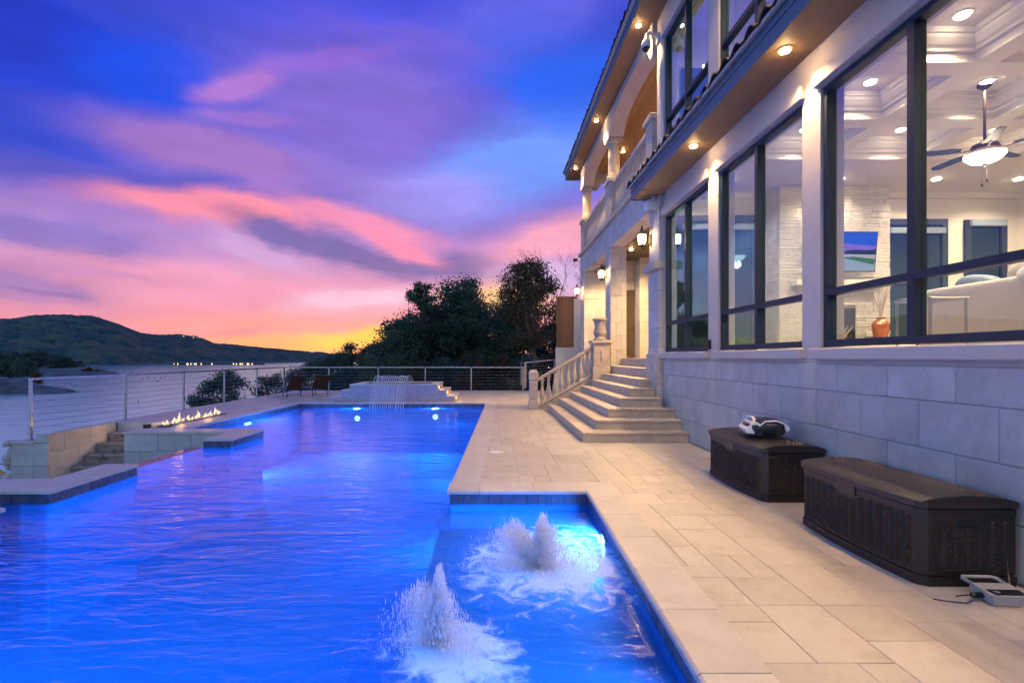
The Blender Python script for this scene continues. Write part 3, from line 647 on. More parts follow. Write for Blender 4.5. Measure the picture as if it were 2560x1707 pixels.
plume(B2[0], B2[1], .50, .24, [(-.16, 0, .38, .050), (-.09, 0, .44, .045), (.01, 0, .56, .022), (.05, 0, .38, .035), (.12, -.05, .20, .06), (.18, -.12, .10, .08)], 20000, 'narrow foaming bubbler jet nearest the camera')

# ---- pool lights
BLUE = (.02, .27, 1.0)
def pool_light(loc, d, w, label, size=.24):
    d = Vector(d); e_ = empty('pool_light', loc, label, 'pool light', 'underwater pool lights'); q = d.to_track_quat('Z', 'Y').to_matrix()
    def ring(prof, nm, mt):
        mb = MB().lathe(prof, n=20); mb.v = [tuple(q @ Vector(v) + Vector(loc)) for v in mb.v]; mb.build(nm, mt, e_)
    ring([(.10, 0), (.145, .0), (.145, .025), (.11, .03), (.10, .012)], 'bezel', M['steel']); ring([(.0, .004), (.10, .004), (.085, .022), (.0, .03)], 'lens', M['pool_lens'])
    area(Vector(loc) + d * .06, w, size, BLUE, d)
pool_light((-4.75, FARY - .005, -.55), (0, -1, 0), 249, 'bright underwater light below the spa water jets')
pool_light((-2.0, FARY - .005, -.5), (0, -1, 0), 249, 'round underwater light on the far pool wall right of the jets')
pool_light((XN(5.0) - .005, 5.0, -.31), (-1, 0, 0), 139, 'glaring underwater light beside the wide bubbler', .14)
pool_light((XN(2.3) - .005, 2.3, -.31), (-1, 0, 0), 117, 'underwater light on the sun shelf wall near the camera', .14)
pool_light((XL(14) + .005, 14, -.8), (1, 0, 0), 290, 'underwater light on the lake side wall of the pool')
pool_light((-2.2, .61, -1.0), (0, 1, 0), 290, 'underwater light in the near pool wall by the sun shelf')
pool_light((-4.2, .61, -1.0), (0, 1, 0), 290, 'underwater light in the near pool wall by the lake side')
pool_light((XR(8.5) - .005, 8.5, -.9), (-1, 0, 0), 128, 'underwater light on the house side wall near the shelf')
pool_light((XR(13) - .005, 13, -.9), (-1, 0, 0), 128, 'underwater light on the house side wall near the spa')

# ---- raised spa with laminar jets
spa = empty('raised_spa', (-3.5, 18.7, 0), 'raised stone faced spa with stepped sides at the far pool end', 'spa')
SY = FARY + CW - .18
MB().box(-5.06, -1.94, SY, SY + .25, -.05, .60).box(-5.06, -4.80, SY + .25, 19.8, -.05, .60).box(-2.20, -1.94, SY + .25, 19.8, -.05, .60).box(-4.80, -2.20, 19.55, 19.8, -.05, .60).box(-4.8, -2.2, SY + .25, 19.55, -.05, .1).build('spa_wall', M['ledger'], spa)
for (x0, x1, zt) in [(-5.37, -5.06, .40), (-5.67, -5.37, .19), (-1.94, -1.63, .40), (-1.63, -1.32, .19)]:
    MB().box(x0, x1, SY, 19.8, -.05, zt).build('side_step', M['ledger'], spa)
    e_ = .02; piece('step_cap', M['coping'], spa, x0 - (e_ if x0 < -3 else -.002), x1 + (e_ if x0 > -3 else -.002), SY - .03, 19.8, zt, zt + .035, .008)
for (x0, x1, y0, y1) in [(-5.08, -1.92, SY - .035, SY + .30), (-5.08, -4.76, SY + .303, 19.82), (-2.24, -1.92, SY + .303, 19.82), (-4.757, -2.243, 19.5, 19.82)]:
    n = max(1, round(max(x1 - x0, y1 - y0) / .63))
    for i in range(n):
        if x1 - x0 > y1 - y0: piece('spa_cap', M['coping'], spa, x0 + (x1 - x0) * i / n + .002, x0 + (x1 - x0) * (i + 1) / n - .002, y0, y1, .60, .64, .008)
        else: piece('spa_cap', M['coping'], spa, x0, x1, y0 + (y1 - y0) * i / n + .002, y0 + (y1 - y0) * (i + 1) / n - .002, .60, .64, .008)
MB().quad((-4.8, SY + .25, .55), (-2.2, SY + .25, .55), (-2.2, 19.55, .55), (-4.8, 19.55, .55)).build('spa_water', M['spa_water'], spa)
mb = MB()   # split-face ledger stones, thin courses with uneven depth
for (x0, x1, zt) in [(-5.06, -1.94, .60), (-5.37, -5.06, .40), (-5.67, -5.37, .19), (-1.94, -1.63, .40), (-1.63, -1.32, .19)]:
    z = -.04
    while z < zt - .01:
        h = min(random.choice([.03, .038, .048]), zt - z); x = x0
        while x < x1 - .01:
            l = min(random.uniform(.09, .26), x1 - x); d_ = random.uniform(.012, .034)
            mb.cbox(x + .001, x + l - .001, SY - d_, SY + .01, z + .001, z + h - .001, .004); x += l
        z += h
o = mb.build('ledger_stone', M['ledger'], spa); tag(o, kind='stuff')
for (x, zc) in [(-1.93, .52), (-1.62, .33), (-1.31, .13)]:
    MB().cbox(x, x + .012, SY + .35, SY + .45, zc - .04, zc + .04, .004).build('step_light', M['step_lens'], spa)
    spot((x + .05, SY + .4, zc), 4, 150, WARM, .8, .03, (1, 0, -.5))
MB().box(-4.6, -4.45, 18.6, 18.75, .3, .36).build('spa_light', M['pool_lens'], spa)
jets = empty('laminar_water_jets', (-3.4, 18.3, .64), 'arching laminar water jets pouring from the spa into the pool', 'water jets')
for i in range(17):
    x = -4.02 + i * .072; x1_ = x - .22 + random.uniform(-.02, .02); pts = []; h = .30 + random.uniform(-.03, .03)
    for k in range(17):
        t_ = k / 16; yy = SY + .55 - t_ * 1.05; zz = .66 + h * 4 * t_ * .9 * (1 - t_ * 1.0) - max(0, t_ - .55) ** 1.5 * 2.75
        pts.append((x + (x1_ - x) * t_, yy, max(zz, WZ - .02)))
    MB().tube(pts, [.011] * 9 + [.0085] * 8, 6).build('water_stream', M['stream'], jets, True)

for x in (-3.8, -3.2): spot((x, SY + .7, .60), 8, 100, (.8, .8, 1), .8, .03, (0, -.5, 1))
# ---- skimmer lid
MB().lathe([(.0, .0), (.118, .0), (.125, .003), (.125, .006), (.11, .009), (.0, .009)], (.07, 8.42, .0), 24).build('lid', M['white_plastic'], empty('skimmer_lid', (.07, 8.42, 0), 'round white skimmer lid set in the paving by the pool', 'skimmer lid'))

# ---- fire trough on the left platform
ft = empty('fire_trough', (-7.62, 12.85, 0), 'narrow linear fire trough with flames set in the left deck', 'fire pit')
MB().box(-7.76, -7.50, 11.55, 14.15, .004, .016).build('burner_pan', M['metal_dark'], ft)
mb = MB()
for i in range(420):
    x = random.uniform(-7.74, -7.52); y = random.uniform(11.58, 14.12); r_ = random.uniform(.008, .018)
    mb.lathe([(0, -r_), (r_, 0), (0, r_)], (x, y, .02 + random.uniform(0, .012)), 5, random.random())
o = mb.build('fire_glass', M['table_glass'], ft); tag(o, kind='stuff')
for i in range(22):
    y = 11.70 + i * .112 + random.uniform(-.03, .03); x = -7.63 + random.uniform(-.05, .05); h = random.choice([.05, .08, .10, .14, .18, .24]) * random.uniform(.8, 1.15); ph = random.random() * 6; lean = random.uniform(-.05, .05)
    pts = []; rd_ = []
    for k in range(9):
        t_ = k / 8; pts.append((x + lean * t_ + .02 * sin(ph + t_ * 4), y + .03 * sin(ph * 1.7 + t_ * 5) * t_, .025 + h * t_)); rd_.append(.004 + .030 * sin(pi * min(1, t_ * .95 + .12)) ** 1.3 * (1 - t_ * .55))
    MB().tube(pts, rd_, 8).build('flame', M['flame'], ft, True)
point((-7.62, 12.2, .16), 3, (1, .5, .18), .1); point((-7.62, 13.4, .16), 3, (1, .5, .18), .1)

# ---- left side: sunken stairs between two block walls
def wall_blocks(parent, axis, at_, a0, a1, z0, z1, hc=.41, lc=.69, depth=.06, face=-1, mt='block', shift=0, gap=.0022, nm='stone_block'):
    """running-bond blocks on a vertical face; axis 'x' = face in the plane x=at_ (runs along y), 'y' = plane y=at_; face = outward sign"""
    z = z0; r_ = 0
    while z < z1 - .02:
        zt = min(z + hc, z1)
        if z1 - zt < .08: zt = z1
        a = a0 - ((r_ + shift) % 2) * lc * .5
        while a < a1 - .001:
            s_, e_ = max(a, a0), min(a + lc, a1); a += lc
            if e_ - s_ < .04: continue
            d0, d1 = (at_, at_ - face * depth) if face < 0 else (at_ - depth, at_)
            lo, hi = min(d0, d1), max(d0, d1)
            if axis == 'x': piece(nm, M[mt], parent, lo, hi, s_ + gap, e_ - gap, z + gap, zt - gap, .006)
            else: piece(nm, M[mt], parent, s_ + gap, e_ - gap, lo, hi, z + gap, zt - gap, .006)
        z = zt; r_ += 1
fw = empty('platform_wall', (-6.8, 10.7, -1.2), 'block wall below the fire platform facing the infinity edge', 'wall')
MB().box(-7.86, -5.66, 10.72, 11.1, -1.2, -.05).box(-7.87, -7.6, 11.1, 12.6, -1.2, -.31).build('wall_core', M['mortar'], fw)
wall_blocks(fw, 'y', 10.70, -7.88, -5.66, -1.15, -.046, .37, .72)
wall_blocks(fw, 'x', -7.88, 10.76, 12.4, -1.15, -.046, .37, .72)
rw = empty('retaining_wall', (-9.6, 11.4, -1.2), 'stepped limestone retaining wall beside the lower left stairs', 'wall')
MB().box(-10.02, -9.36, 10.48, 10.9, -1.6, -.21).box(-9.6, -9.36, 10.9, 12.5, -1.6, -.03).box(-9.52, -9.36, 10.48, 10.9, -.21, -.03).box(-9.36, -7.87, 12.46, 12.7, -1.2, -.30).build('wall_core', M['mortar'], rw)
wall_blocks(rw, 'y', 10.44, -10.06, -9.27, -1.62, -.20, .475, .95)
wall_blocks(rw, 'y', 10.44, -9.53, -9.27, -.195, 0.0, .3, .6)
wall_blocks(rw, 'x', -9.30, 10.51, 12.40, -1.62, 0.0, .405, .74, face=1, depth=.06)
wall_blocks(rw, 'y', 12.42, -9.29, -7.89, -1.2, -.012, .4, .7)
piece('wall_cap', M['coping'], rw, -10.1, -9.532, 10.40, 11.0, -.198, -.165, .008)
for i in range(14):   # ragged rock edge at the outer end
    MB().sup((-10.13 + random.uniform(-.03, .03), 10.55 + random.uniform(-.1, .2), -1.5 + i * .1), (random.uniform(.05, .11), .14, random.uniform(.06, .1)), .7, .7, 10, 6).build('edge_rock', M['block'], rw)
MB().box(-8.62, -8.42, 12.350, 12.362, -.16, -.06).build('vent_grille', M['metal_dark'], rw)
lst = empty('lower_stairs', (-8.6, 11.6, -1.2), 'weathered stone stairs climbing from the sunken terrace to the deck', 'stairs')
for i in range(5):
    zt = -.22 - .2 * i; y0 = 12.05 - .35 * i; st = MB().box(-9.28, -7.9, y0 + .04, 12.36, zt - .2, zt - .045).build('step', M['oldstep'], lst)
    for k in range(2):
        xa = -9.28 + k * .69; piece('tread_slab', M['oldstep'], st, xa + .002, xa + .688, y0, y0 + .40, zt - .045, zt, .008)
        piece('riser_slab', M['oldstep'], st, xa + .002, xa + .688, y0 + .02, y0 + .04, zt - .198, zt - .048, .004)
for (i, zt) in [(1, -.42), (3, -.82)]:
    yy = 12.05 - .35 * i + .02; MB().cbox(-8.1, -7.97, yy - .02, yy, zt - .15, zt - .09, .004).build('step_light', M['step_lens'], lst)
    spot((-8.03, yy - .06, zt - .12), 6, 150, WARM, .8, .03, (0, -1, -.6))
point((-8.15, 12.0, -.25), 11, (1, .62, .22), .06)
terr = MB().box(-9.28, -5.94, 6.58, 10.7, -1.4, -1.2).build('sunken_terrace', M['paver']); tag(terr, kind='structure', label='sunken terrace below the infinity edge')

# ---- cable railings
def railing(pts, label, h=1.12, nc=7, base=None):
    r_ = empty('cable_railing', pts[0], label, 'railing', 'steel cable railings round the deck'); pts = [Vector(p) for p in pts]
    for p in pts:
        piece('post', M['steel'], r_, p.x - .025, p.x + .025, p.y - .025, p.y + .025, p.z, max(p.z, 0) * 0 + p.z + h - .0, .004)
        piece('foot_plate', M['steel'], r_, p.x - .05, p.x + .05, p.y - .05, p.y + .05, p.z - .002, p.z + .012, .003)
    for a, b_ in zip(pts[:-1], pts[1:]):
        d = (b_ - a); n = Vector((-d.y, d.x, 0)).normalized() * .03
        A_, B_ = a + Vector((0, 0, h)), b_ + Vector((0, 0, h)); e_ = d.normalized() * .03
        mb = MB(); mb.extr([tuple(A_ - e_ - n), tuple(A_ - e_ + n), tuple(A_ - e_ + n + Vector((0, 0, .045))), tuple(A_ - e_ - n + Vector((0, 0, .045)))], B_ - A_ + e_ * 2); mb.build('top_rail', M['steel'], r_)
        for k in range(nc):
            z = .10 + (h - .14) * k / nc; MB().tube([a + Vector((0, 0, z)), (a + b_) / 2 + Vector((0, 0, z - .004)), b_ + Vector((0, 0, z))], .0042, 5).build('cable', M['cable'], r_)
    return r_
lr = railing([(-9.78, 10.60, -.005), (-9.5, 12.95, 0), (-9.5, 15.4, 0), (-9.5, 17.75, 0), (-9.5, 20.2, 0), (-9.5, 22.8, 0)], 'steel cable railing along the lake side of the deck')
piece('post', M['steel'], lr, -9.805, -9.755, 10.575, 10.625, -.166, -.006, .004)
railing([(-7.45, 22.85, 0), (-9.5, 22.85, 0)][::-1] + [(-5.2, 22.85, 0), (-3.05, 22.85, 0), (-.95, 22.85, 0), (1.42, 22.85, 0)], 'steel cable railing across the far end of the deck')
railing([(1.50, 22.85, .2), (1.5, 25.6, .2)], 'short raised cable railing side by the planter wall corner')
railing([(1.55, 22.95, .22), (2.86, 22.95, .34)], 'short sloping cable railing beside the white planter wall')

# ================================================================== HOUSE
W = 3.73; YE = 11.3
house = empty('house', (5, 8, 0), 'two storey stucco and limestone house with lit windows and tile eaves', 'house')
WIN = [(.75, 3.05), (3.31, 5.68), (6.01, 8.24), (8.62, 10.84)]
Z0, Z1, ZT = 1.72, 4.66, 2.33
U0, U1, UT = 5.75, 8.52, 6.72
piers = [(-1.5, .75), (3.05, 3.31), (5.68, 6.01), (8.24, 8.62), (10.84, YE)]
for (a, b_) in piers:
    MB().box(W, 4.0, a, b_, 1.70, Z1).build('stucco_pier', M['stucco'], house)
    MB().box(W, 4.0, a, b_, U0, U1).build('stucco_pier', M['stucco'], house)
MB().box(W, 4.0, -1.5, YE, 1.53, 1.70).build('stucco_band', M['stucco'], house)
MB().box(W, 4.0, -1.5, YE, Z1, U0).build('stucco_band', M['stucco'], house)
MB().box(W, 4.0, -1.5, YE, U1, 9.6).build('stucco_band', M['stucco'], house)
sb_ = MB().box(W + .005, 4.0, -1.5, YE, -.3, 1.53).build('stone_base', M['mortar'], house)
wall_blocks(sb_, 'x', W - .012, 1.6, YE, 0.0, 1.527, .41, .69)
def window(y0, y1, z0, z1, zt, dressed=True):
    ym = (y0 + y1) / 2; f = MB(); t_ = .058; xa, xb = 3.765, 3.875
    f.box(xa, xb, y0, y0 + t_, z0, z1).box(xa, xb, y1 - t_, y1, z0, z1).box(xa, xb, y0 + t_, y1 - t_, z0, z0 + .075).box(xa, xb, y0 + t_, y1 - t_, z1 - t_, z1)
    f.box(xa - .004, xb, ym - .038, ym + .038, z0 + .075, z1 - t_)
    for (a, b_) in ((y0 + t_, ym - .038), (ym + .038, y1 - t_)): f.box(xa - .002, xb, a, b_, zt - .036, zt + .036)
    fr = f.build('window', M['frame'], house)
    for (a, b_) in ((y0 + t_, ym - .038), (ym + .038, y1 - t_)):
        for (c, d) in ((z0 + .075, zt - .036), (zt + .036, z1 - t_)):
            MB().box(3.82, 3.827, a, b_, c, d).build('pane', M['pane'], fr)
    if dressed:
        piece('sill', M['stucco'], fr, 3.63, 3.80, y0 - .07, y1 + .07, z0 - .145, z0 - .018, .012)
    piece('lintel_trim', M['stucco'], fr, 3.672, 3.735, y0 - .06, y1 + .06, z1 + .012, z1 + .17, .008)
for (a, b_) in WIN: window(a, b_, Z0, Z1, ZT); window(a, b_, U0, U1, UT, False)

# ---- eaves with soffit boards, fascia and barrel tiles
def tile_mesh(L_, rise):
    key = ('tile', L_)
    if key in PCACHE: return PCACHE[key]
    n = 14; prof = []
    for k in range(n + 1):
        t_ = k / n; z = .062 * (sin(pi * min(1, t_ / .62)) if t_ < .62 else -.42 * sin(pi * (t_ - .62) / .38)); prof.append((.325 * t_, z))
    V_ = []; F_ = []
    for (x, zz) in ((0, 0), (L_, rise)):
        for off in (0, -.020):
            for (y, z) in prof: V_.append((x, y, z + zz + off))
    m_ = n + 1
    for k in range(n):
        F_ += [(k, k + 1, 2 * m_ + k + 1, 2 * m_ + k), (m_ + k, 3 * m_ + k, 3 * m_ + k + 1, m_ + k + 1), (k, m_ + k, m_ + k + 1, k + 1), (2 * m_ + k, 2 * m_ + k + 1, 3 * m_ + k + 1, 3 * m_ + k)]
    F_ += [(0, 2 * m_, 3 * m_, m_), (n, m_ + n, 3 * m_ + n, 2 * m_ + n)]
    me = bpy.data.meshes.new('roof_tile'); me.from_pydata(V_, [], F_); me.update(); me.materials.append(M['rooftile']); PCACHE[key] = me; return me
def eave(zs, y1, length, slope, xin, y0=-1.5):
    e_ = MB().box(3.185, xin, y0, y1 - .02, zs + .02, zs + .05).build('eave', M['mortar'], house)
    y = y0
    while y < y1 - .01:
        ye = min(y + 1.22, y1 - .02); piece('soffit_panel', M['soffit'], e_, 3.17, xin - .002, y + .002, ye - .002, zs, zs + .02, .002); y = ye
        if y1 - .03 < y: break
    piece('fascia', M['fascia'], e_, 3.145, 3.168, y0, y1, zs - .025, zs + .14, .004); piece('fascia', M['fascia'], e_, 3.128, 3.166, y0, y1 + .004, zs + .142, zs + .255, .004)
    piece('fascia', M['fascia'], e_, 3.169, xin, y1 - .022, y1, zs - .02, zs + .25, .004)
    piece('bird_stop', M['fascia'], e_, 3.15, 3.16, y0, y1, zs + .256, zs + .335, .003)
    n = int((y1 - y0 + .05) / .325); me = tile_mesh(length, length * slope)
    for i in range(n):
        o = link('roof_tile', me, None, e_, (3.045 + random.uniform(-.012, .012), y1 + .04 - .325 * (i + 1), zs + .30 + random.uniform(-.006, .006))); o.rotation_euler[0] = random.uniform(-.015, .015)
    return e_
e1 = eave(5.15, YE, .70, .36, W)
MB().extr([(3.07, -1.5, 5.43), (3.73, -1.5, 5.66), (3.73, -1.5, 5.60), (3.07, -1.5, 5.38)], (0, YE + 1.5, 0)).build('roof_deck', M['mortar'], e1)
e2 = eave(9.17, 21.4, 2.0, .36, 4.1)
MB().extr([(3.07, -1.5, 9.45), (9, -1.5, 11.55), (9, -1.5, 9.3), (3.2, -1.5, 9.3)], (0, 22.85, 0)).build('roof_deck', M['mortar'], e2)
# ridge tiles closing the far corner of the upper roof
for i in range(6):
    MB().tube([(3.06 + i * .3, 21.4, 9.47 + i * .108), (3.40 + i * .3, 21.4, 9.60 + i * .108)], [.075, .085], 8).build('verge_tile', M['rooftile'], e2)

# ---- corner pilaster between windows and porch
pil = MB().box(3.66, 3.95, 10.90, 11.55, 0, 5.7).build('corner_pilaster', M['mortar'], house)
z = 1.0; i = 0
while z < 3.52:
    piece('stone_block', M['block'], pil, 3.615, 3.96, 10.872, 11.575, z + .003, min(z + .413, 3.52) - .003, .006); z += .413
piece('stone_block', M['block'], pil, 3.58, 3.97, 10.855, 11.60, .003, .6, .006); piece('stone_block', M['block'], pil, 3.58, 3.97, 10.855, 11.60, .606, 1.0, .006); piece('pilaster_base', M['cast'], pil, 3.575, 3.972, 10.852, 11.605, 1.003, 1.68, .012)
piece('pilaster_cap', M['cast'], pil, 3.50, 3.975, 10.83, 11.62, 3.525, 3.70, .02)
for k in range(5): piece('stone_block', M['block'], pil, 3.64, 3.96, 10.885, 11.56, 3.703 + k * .4, min(4.10 + k * .4, 5.148), .006) if 3.703 + k * .4 < 5.1 else None

# ---- porch
def pier(y0, y1, x0, x1, zb, zt):
    p = MB().box(x0 + .03, x1 - .03, y0 + .03, y1 - .03, zb, zt).build('porch_pier', M['mortar'], house); z = zb; i = 0
    while z < zt - .02:
        t_ = min(z + .415, zt); ym = y0 + (y1 - y0) * (.42 if i % 2 else .62)
        xm = x0 + (x1 - x0) * (.35 if i % 2 else .68)
        for (a, b_) in ((y0, ym), (ym, y1)):
            if a == y0 and x1 - x0 > .3:
                piece('stone_block', M['block'], p, x0, xm - .002, a, b_ - .002, z + .002, t_ - .002, .005); piece('stone_block', M['block'], p, xm + .002, x1, a, b_ - .002, z + .002, t_ - .002, .005)
            else: piece('stone_block', M['block'], p, x0, x1, a + .002, b_, z + .002, t_ - .002, .005)
        z = t_; i += 1
pier(15.4, 16.1, 3.65, 4.14, 1.0, 4.98); pier(19.8, 20.55, 3.65, 4.9, 1.0, 4.98)
bm_ = MB().box(3.68, 4.05, 11.58, 20.56, 4.99, 5.715).build('porch_beam', M['mortar'], house)
for (za, zb_, off) in ((4.985, 5.34, 0), (5.34, 5.715, .55)):
    y = 11.58 - off
    while y < 20.6:
        a, b_ = max(11.58, y), min(20.6, y + 1.1)
        if b_ - a > .05: piece('stone_block', M['block'], bm_, 3.645, 4.07, a + .003, b_ - .003, za + .002, zb_ - .002, .005)
        y += 1.1
piece('ledge', M['cast'], bm_, 3.555, 4.12, 11.5, 20.70, 5.717, 5.84, .015)
MB().box(4.3, 7.2, 11.5, 20.5, 1.40, 1.569).build('porch_floor', M['step'], house)
pb = MB().box(3.70, 3.9, 15.9, 20.5, -.2, 1.40).build('porch_base', M['mortar'], house); wall_blocks(pb, 'x', 3.69, 15.9, 20.5, 0, 1.56, .41, .69)
bw = MB().box(4.16, 5.2, 18.03, 18.3, 1.57, 5.1).box(5.2, 7.2, 17.43, 18.3, 1.57, 5.1).build('porch_back_wall', M['mortar'], house)
wall_blocks(bw, 'y', 18.0, 4.1, 4.45, 1.575, 4.90, .415, .8); wall_blocks(bw, 'y', 18.0, 4.45, 5.14, 4.02, 4.90, .44, .9); wall_blocks(bw, 'y', 17.4, 5.15, 7.2, 1.575, 4.90, .415, .62, shift=1)
wall_blocks(bw, 'x', 5.15, 17.46, 17.99, 1.575, 4.90, .415, .6)
MB().box(3.8, 7.2, 17.985, 18.0, 4.905, 5.06).build('crown_trim', M['cast'], house); MB().box(5.13, 7.2, 17.36, 17.42, 4.905, 5.06).build('crown_trim', M['cast'], house)
dr = MB().box(4.46, 5.13, 17.965, 18.02, 1.58, 4.01).build('door', M['door'], house)
for (a, b_) in ((1.75, 2.5), (2.62, 3.85)): piece('door_panel', M['door'], dr, 4.56, 5.03, 17.95, 17.964, a, b_, .006)
MB().lathe([(0, 0), (.02, 0), (.03, .03), (.015, .05), (0, .052)], (5.07, 17.94, 2.62), 10).build('handle', M['bronze'], dr); MB().tube([(5.07, 17.93, 2.75), (5.07, 17.9, 2.72), (5.07, 17.93, 2.58)], .008, 6).build('handle', M['bronze'], dr)
MB().box(4.05, 7.2, 11.5, 20.5, 5.06, 5.10).build('porch_ceiling', M['darkceil'], house)
MB().box(7.2, 7.4, 11.3, 20.55, 0, 9.1).build('rear_wall', M['stucco'], house)
MB().box(4.92, 7.2, 20.2, 20.5, 0, 5.1).build('end_wall', M['stucco'], house)
MB().box(4.0, 12.0, YE + .02, YE + .22, 0, 9.4).build('side_wall', M['stucco'], house)

# ---- balcony
MB().box(4.1, 7.2, 11.5, 20.5, 5.62, 5.70).build('balcony_floor', M['step'], house)
BX = 3.84
BPROF = [(.072, 0), (.072, .06), (.045, .07), (.040, .10), (.052, .15), (.070, .24), (.074, .31), (.062, .42), (.042, .58), (.034, .70), (.033, .78), (.048, .80), (.048, .83), (.036, .85), (.050, .89), (.066, .92), (.066, .97)]
bal_me = MB().lathe([(r_ * .95, z * 1.02) for r_, z in BPROF], (0, 0, 0), 10).mesh('baluster', True); bal_me.materials.append(M['cast'])
for (a, b_) in ((11.85, 15.44), (16.06, 19.94)):
    bl = MB().cbox(BX - .09, BX + .09, a, b_, 5.841, 5.95, .01).build('balcony_balustrade', M['cast'], house)
    piece('top_rail', M['cast'], bl, BX - .11, BX + .11, a, b_, 6.94, 7.07, .02)
    n = int((b_ - a) / .205)
    for k in range(n): link('baluster', bal_me, None, bl, (BX, a + (b_ - a) * (k + .5) / n, 5.95))
for (a, b_) in ((11.40, 11.85), (15.44, 16.06), (19.94, 20.52)):
    pd = MB().cbox(BX - .20, BX + .22, a, b_, 5.842, 7.02, .01).build('balcony_pedestal', M['cast'], house); piece('pedestal_cap', M['cast'], pd, BX - .26, BX + .27, a - .05, b_ + .05, 7.02, 7.16, .02)
COLP = [(.235, 0), (.235, .07), (.215, .09), (.225, .13), (.19, .17), (.175, .20), (.180, .5), (.172, .85), (.155, 1.02), (.175, 1.04), (.175, 1.07), (.16, 1.08), (.175, 1.13), (.215, 1.17), (.215, 1.20)]
for y in (15.75, 20.22):
    c = MB().lathe(COLP, (BX, y, 7.16), 24).build('balcony_column', M['cast'], house, True); piece('abacus', M['cast'], c, BX - .24, BX + .24, y - .24, y + .24, 8.36, 8.42, .01)
def arch_pts(y0, y1, z0, rise, n=18): return [(y0 + (y1 - y0) * k / n, z0 + rise * math.sqrt(max(0, 1 - (2 * k / n - 1) ** 2)) ** .85) for k in range(n + 1)]
pth = [(11.3, 8.42)] + arch_pts(11.45, 15.42, 8.42, .50) + arch_pts(16.08, 19.92, 8.42, .50) + [(20.52, 8.42), (20.52, 9.168), (11.3, 9.168)]
MB().extr([(3.62, y, z) for y, z in pth], (.44, 0, 0)).build('arcade', M['stucco'], house)
pth = [(4.06, 8.42)] + arch_pts(4.3, 6.7, 8.42, .48) + [(7.2, 8.42), (7.2, 9.168), (4.06, 9.168)]
MB().extr([(x, 20.12, z) for x, z in pth], (0, .39, 0)).build('arcade', M['stucco'], house)
cl = MB().box(4.06, 7.2, 11.3, 20.12, 9.03, 9.10).build('balcony_ceiling', M['darkceil'], house)
for k in range(24):
    x = 4.07 + k * .13; piece('plank', M['plank'], cl, x, x + .126, 11.32, 20.10, 9.008, 9.03, .004)

# ---- living room seen through the windows
FL = 1.57
room = MB().box(3.95, 11.9, -1.5, 11.3, FL - .1, FL).build('living_room_floor', M['floor_in'], house)
MB().box(11.8, 12.0, -1.5, 11.3, FL, 5.75).build('inner_wall', M['int_wall'], house)
MB().box(4.0, 11.8, -1.7, -1.5, FL, 5.75).build('inner_wall', M['int_wall'], house)
fwall = MB().box(4.0, 11.8, 11.27, 11.31, FL, 5.75).build('inner_wall', M['int_wall'], house)
MB().box(4.0, 11.8, -1.5, 11.27, 5.68, 5.74).build('living_room_ceiling', M['int_ceil'], house)
MB().box(4.0, 11.8, 9.36, 11.27, 5.302, 5.68).build('dropped_ceiling', M['int_ceil'], house)
MB().box(4.002, 11.8, 11.18, 11.268, 5.16, 5.30).build('crown_moulding', M['int_ceil'], house)
def beam(axis, c, a, b_, zb):
    pr = [(-.15, 0), (.15, 0), (.15, .10), (.185, .12), (.185, .16), (.215, .19), (.25, .26), (.25, .30), (.27, .31), (.27, .38 - (zb - 5.3)), (-.27, .38 - (zb - 5.3)), (-.27, .31), (-.25, .30), (-.25, .26), (-.215, .19), (-.185, .16), (-.185, .12), (-.15, .10)]
    mb = MB()
    if axis == 'x': mb.extr([(a, c + p, zb + z) for p, z in pr], (b_ - a, 0, 0))
    else: mb.extr([(c + p, a, zb + z) for p, z in pr], (0, b_ - a, 0))
    mb.build('coffer_beam', M['int_ceil'], house)
for c in (9.50, 7.93, 6.43, 4.93, 3.43, 1.93, .43): beam('x', c, 4.0, 11.8, 5.30)
for c in (4.5, 6.22, 7.95, 9.68, 11.4): beam('y', c, -1.5, 9.36, 5.304)
cb = MB().box(6.22, 8.58, 10.84, 11.26, FL, 5.3).build('chimney_breast', M['mortar'], house)
bricks = []
z = FL
while z < 5.29:
    h = min(.0675, 5.30 - z); x = 6.2
    while x < 8.6 - .01:
        l = min(random.choice([.2, .3, .38, .45]), 8.6 - x)
        if 1.85 < z < 2.66:
            if x < 6.9 < x + l: l = 6.9 - x
            elif abs(x - 6.9) < .001: x = 7.86; continue
        bricks.append((x, x + l, 10.80 - random.uniform(0, .014), 10.842, z, z + h))
        x += l
    y = 10.845
    while y < 11.24:
        l = min(random.choice([.2, .28]), 11.25 - y); bricks.append((6.17 + random.uniform(0, .012), 6.222, y, y + l, z, z + h)); y += l
    z += h
vis = [b_ for b_ in bricks if b_[4] > 1.75]; vis.sort(key=lambda b_: -(b_[1] - b_[0]) - (b_[3] - b_[2]))
for b_ in vis[:300]:
    piece('brick', M['brick'], cb, b_[0] + .003, b_[1] - .003, round(b_[2], 3), b_[3], b_[4] + .003, b_[5] - .003, .006)
mb = MB()
for b_ in [q for q in bricks if q not in vis[:300]]: mb.cbox(b_[0] + .003, b_[1] - .003, b_[2], b_[3], b_[4] + .003, b_[5] - .003, .006)
o = mb.build('brick', M['brick'], cb); tag(o, kind='stuff')
piece('mantel', M['int_wall'], cb, 6.45, 8.4, 10.58, 10.80, 3.12, 3.24, .01); piece('hearth', M['brick'], cb, 6.1, 8.7, 10.25, 10.78, FL, 1.86, .01)
MB().box(6.90, 7.9, 10.832, 10.838, 1.87, 2.66).build('firebox', M['black_plastic'], cb)
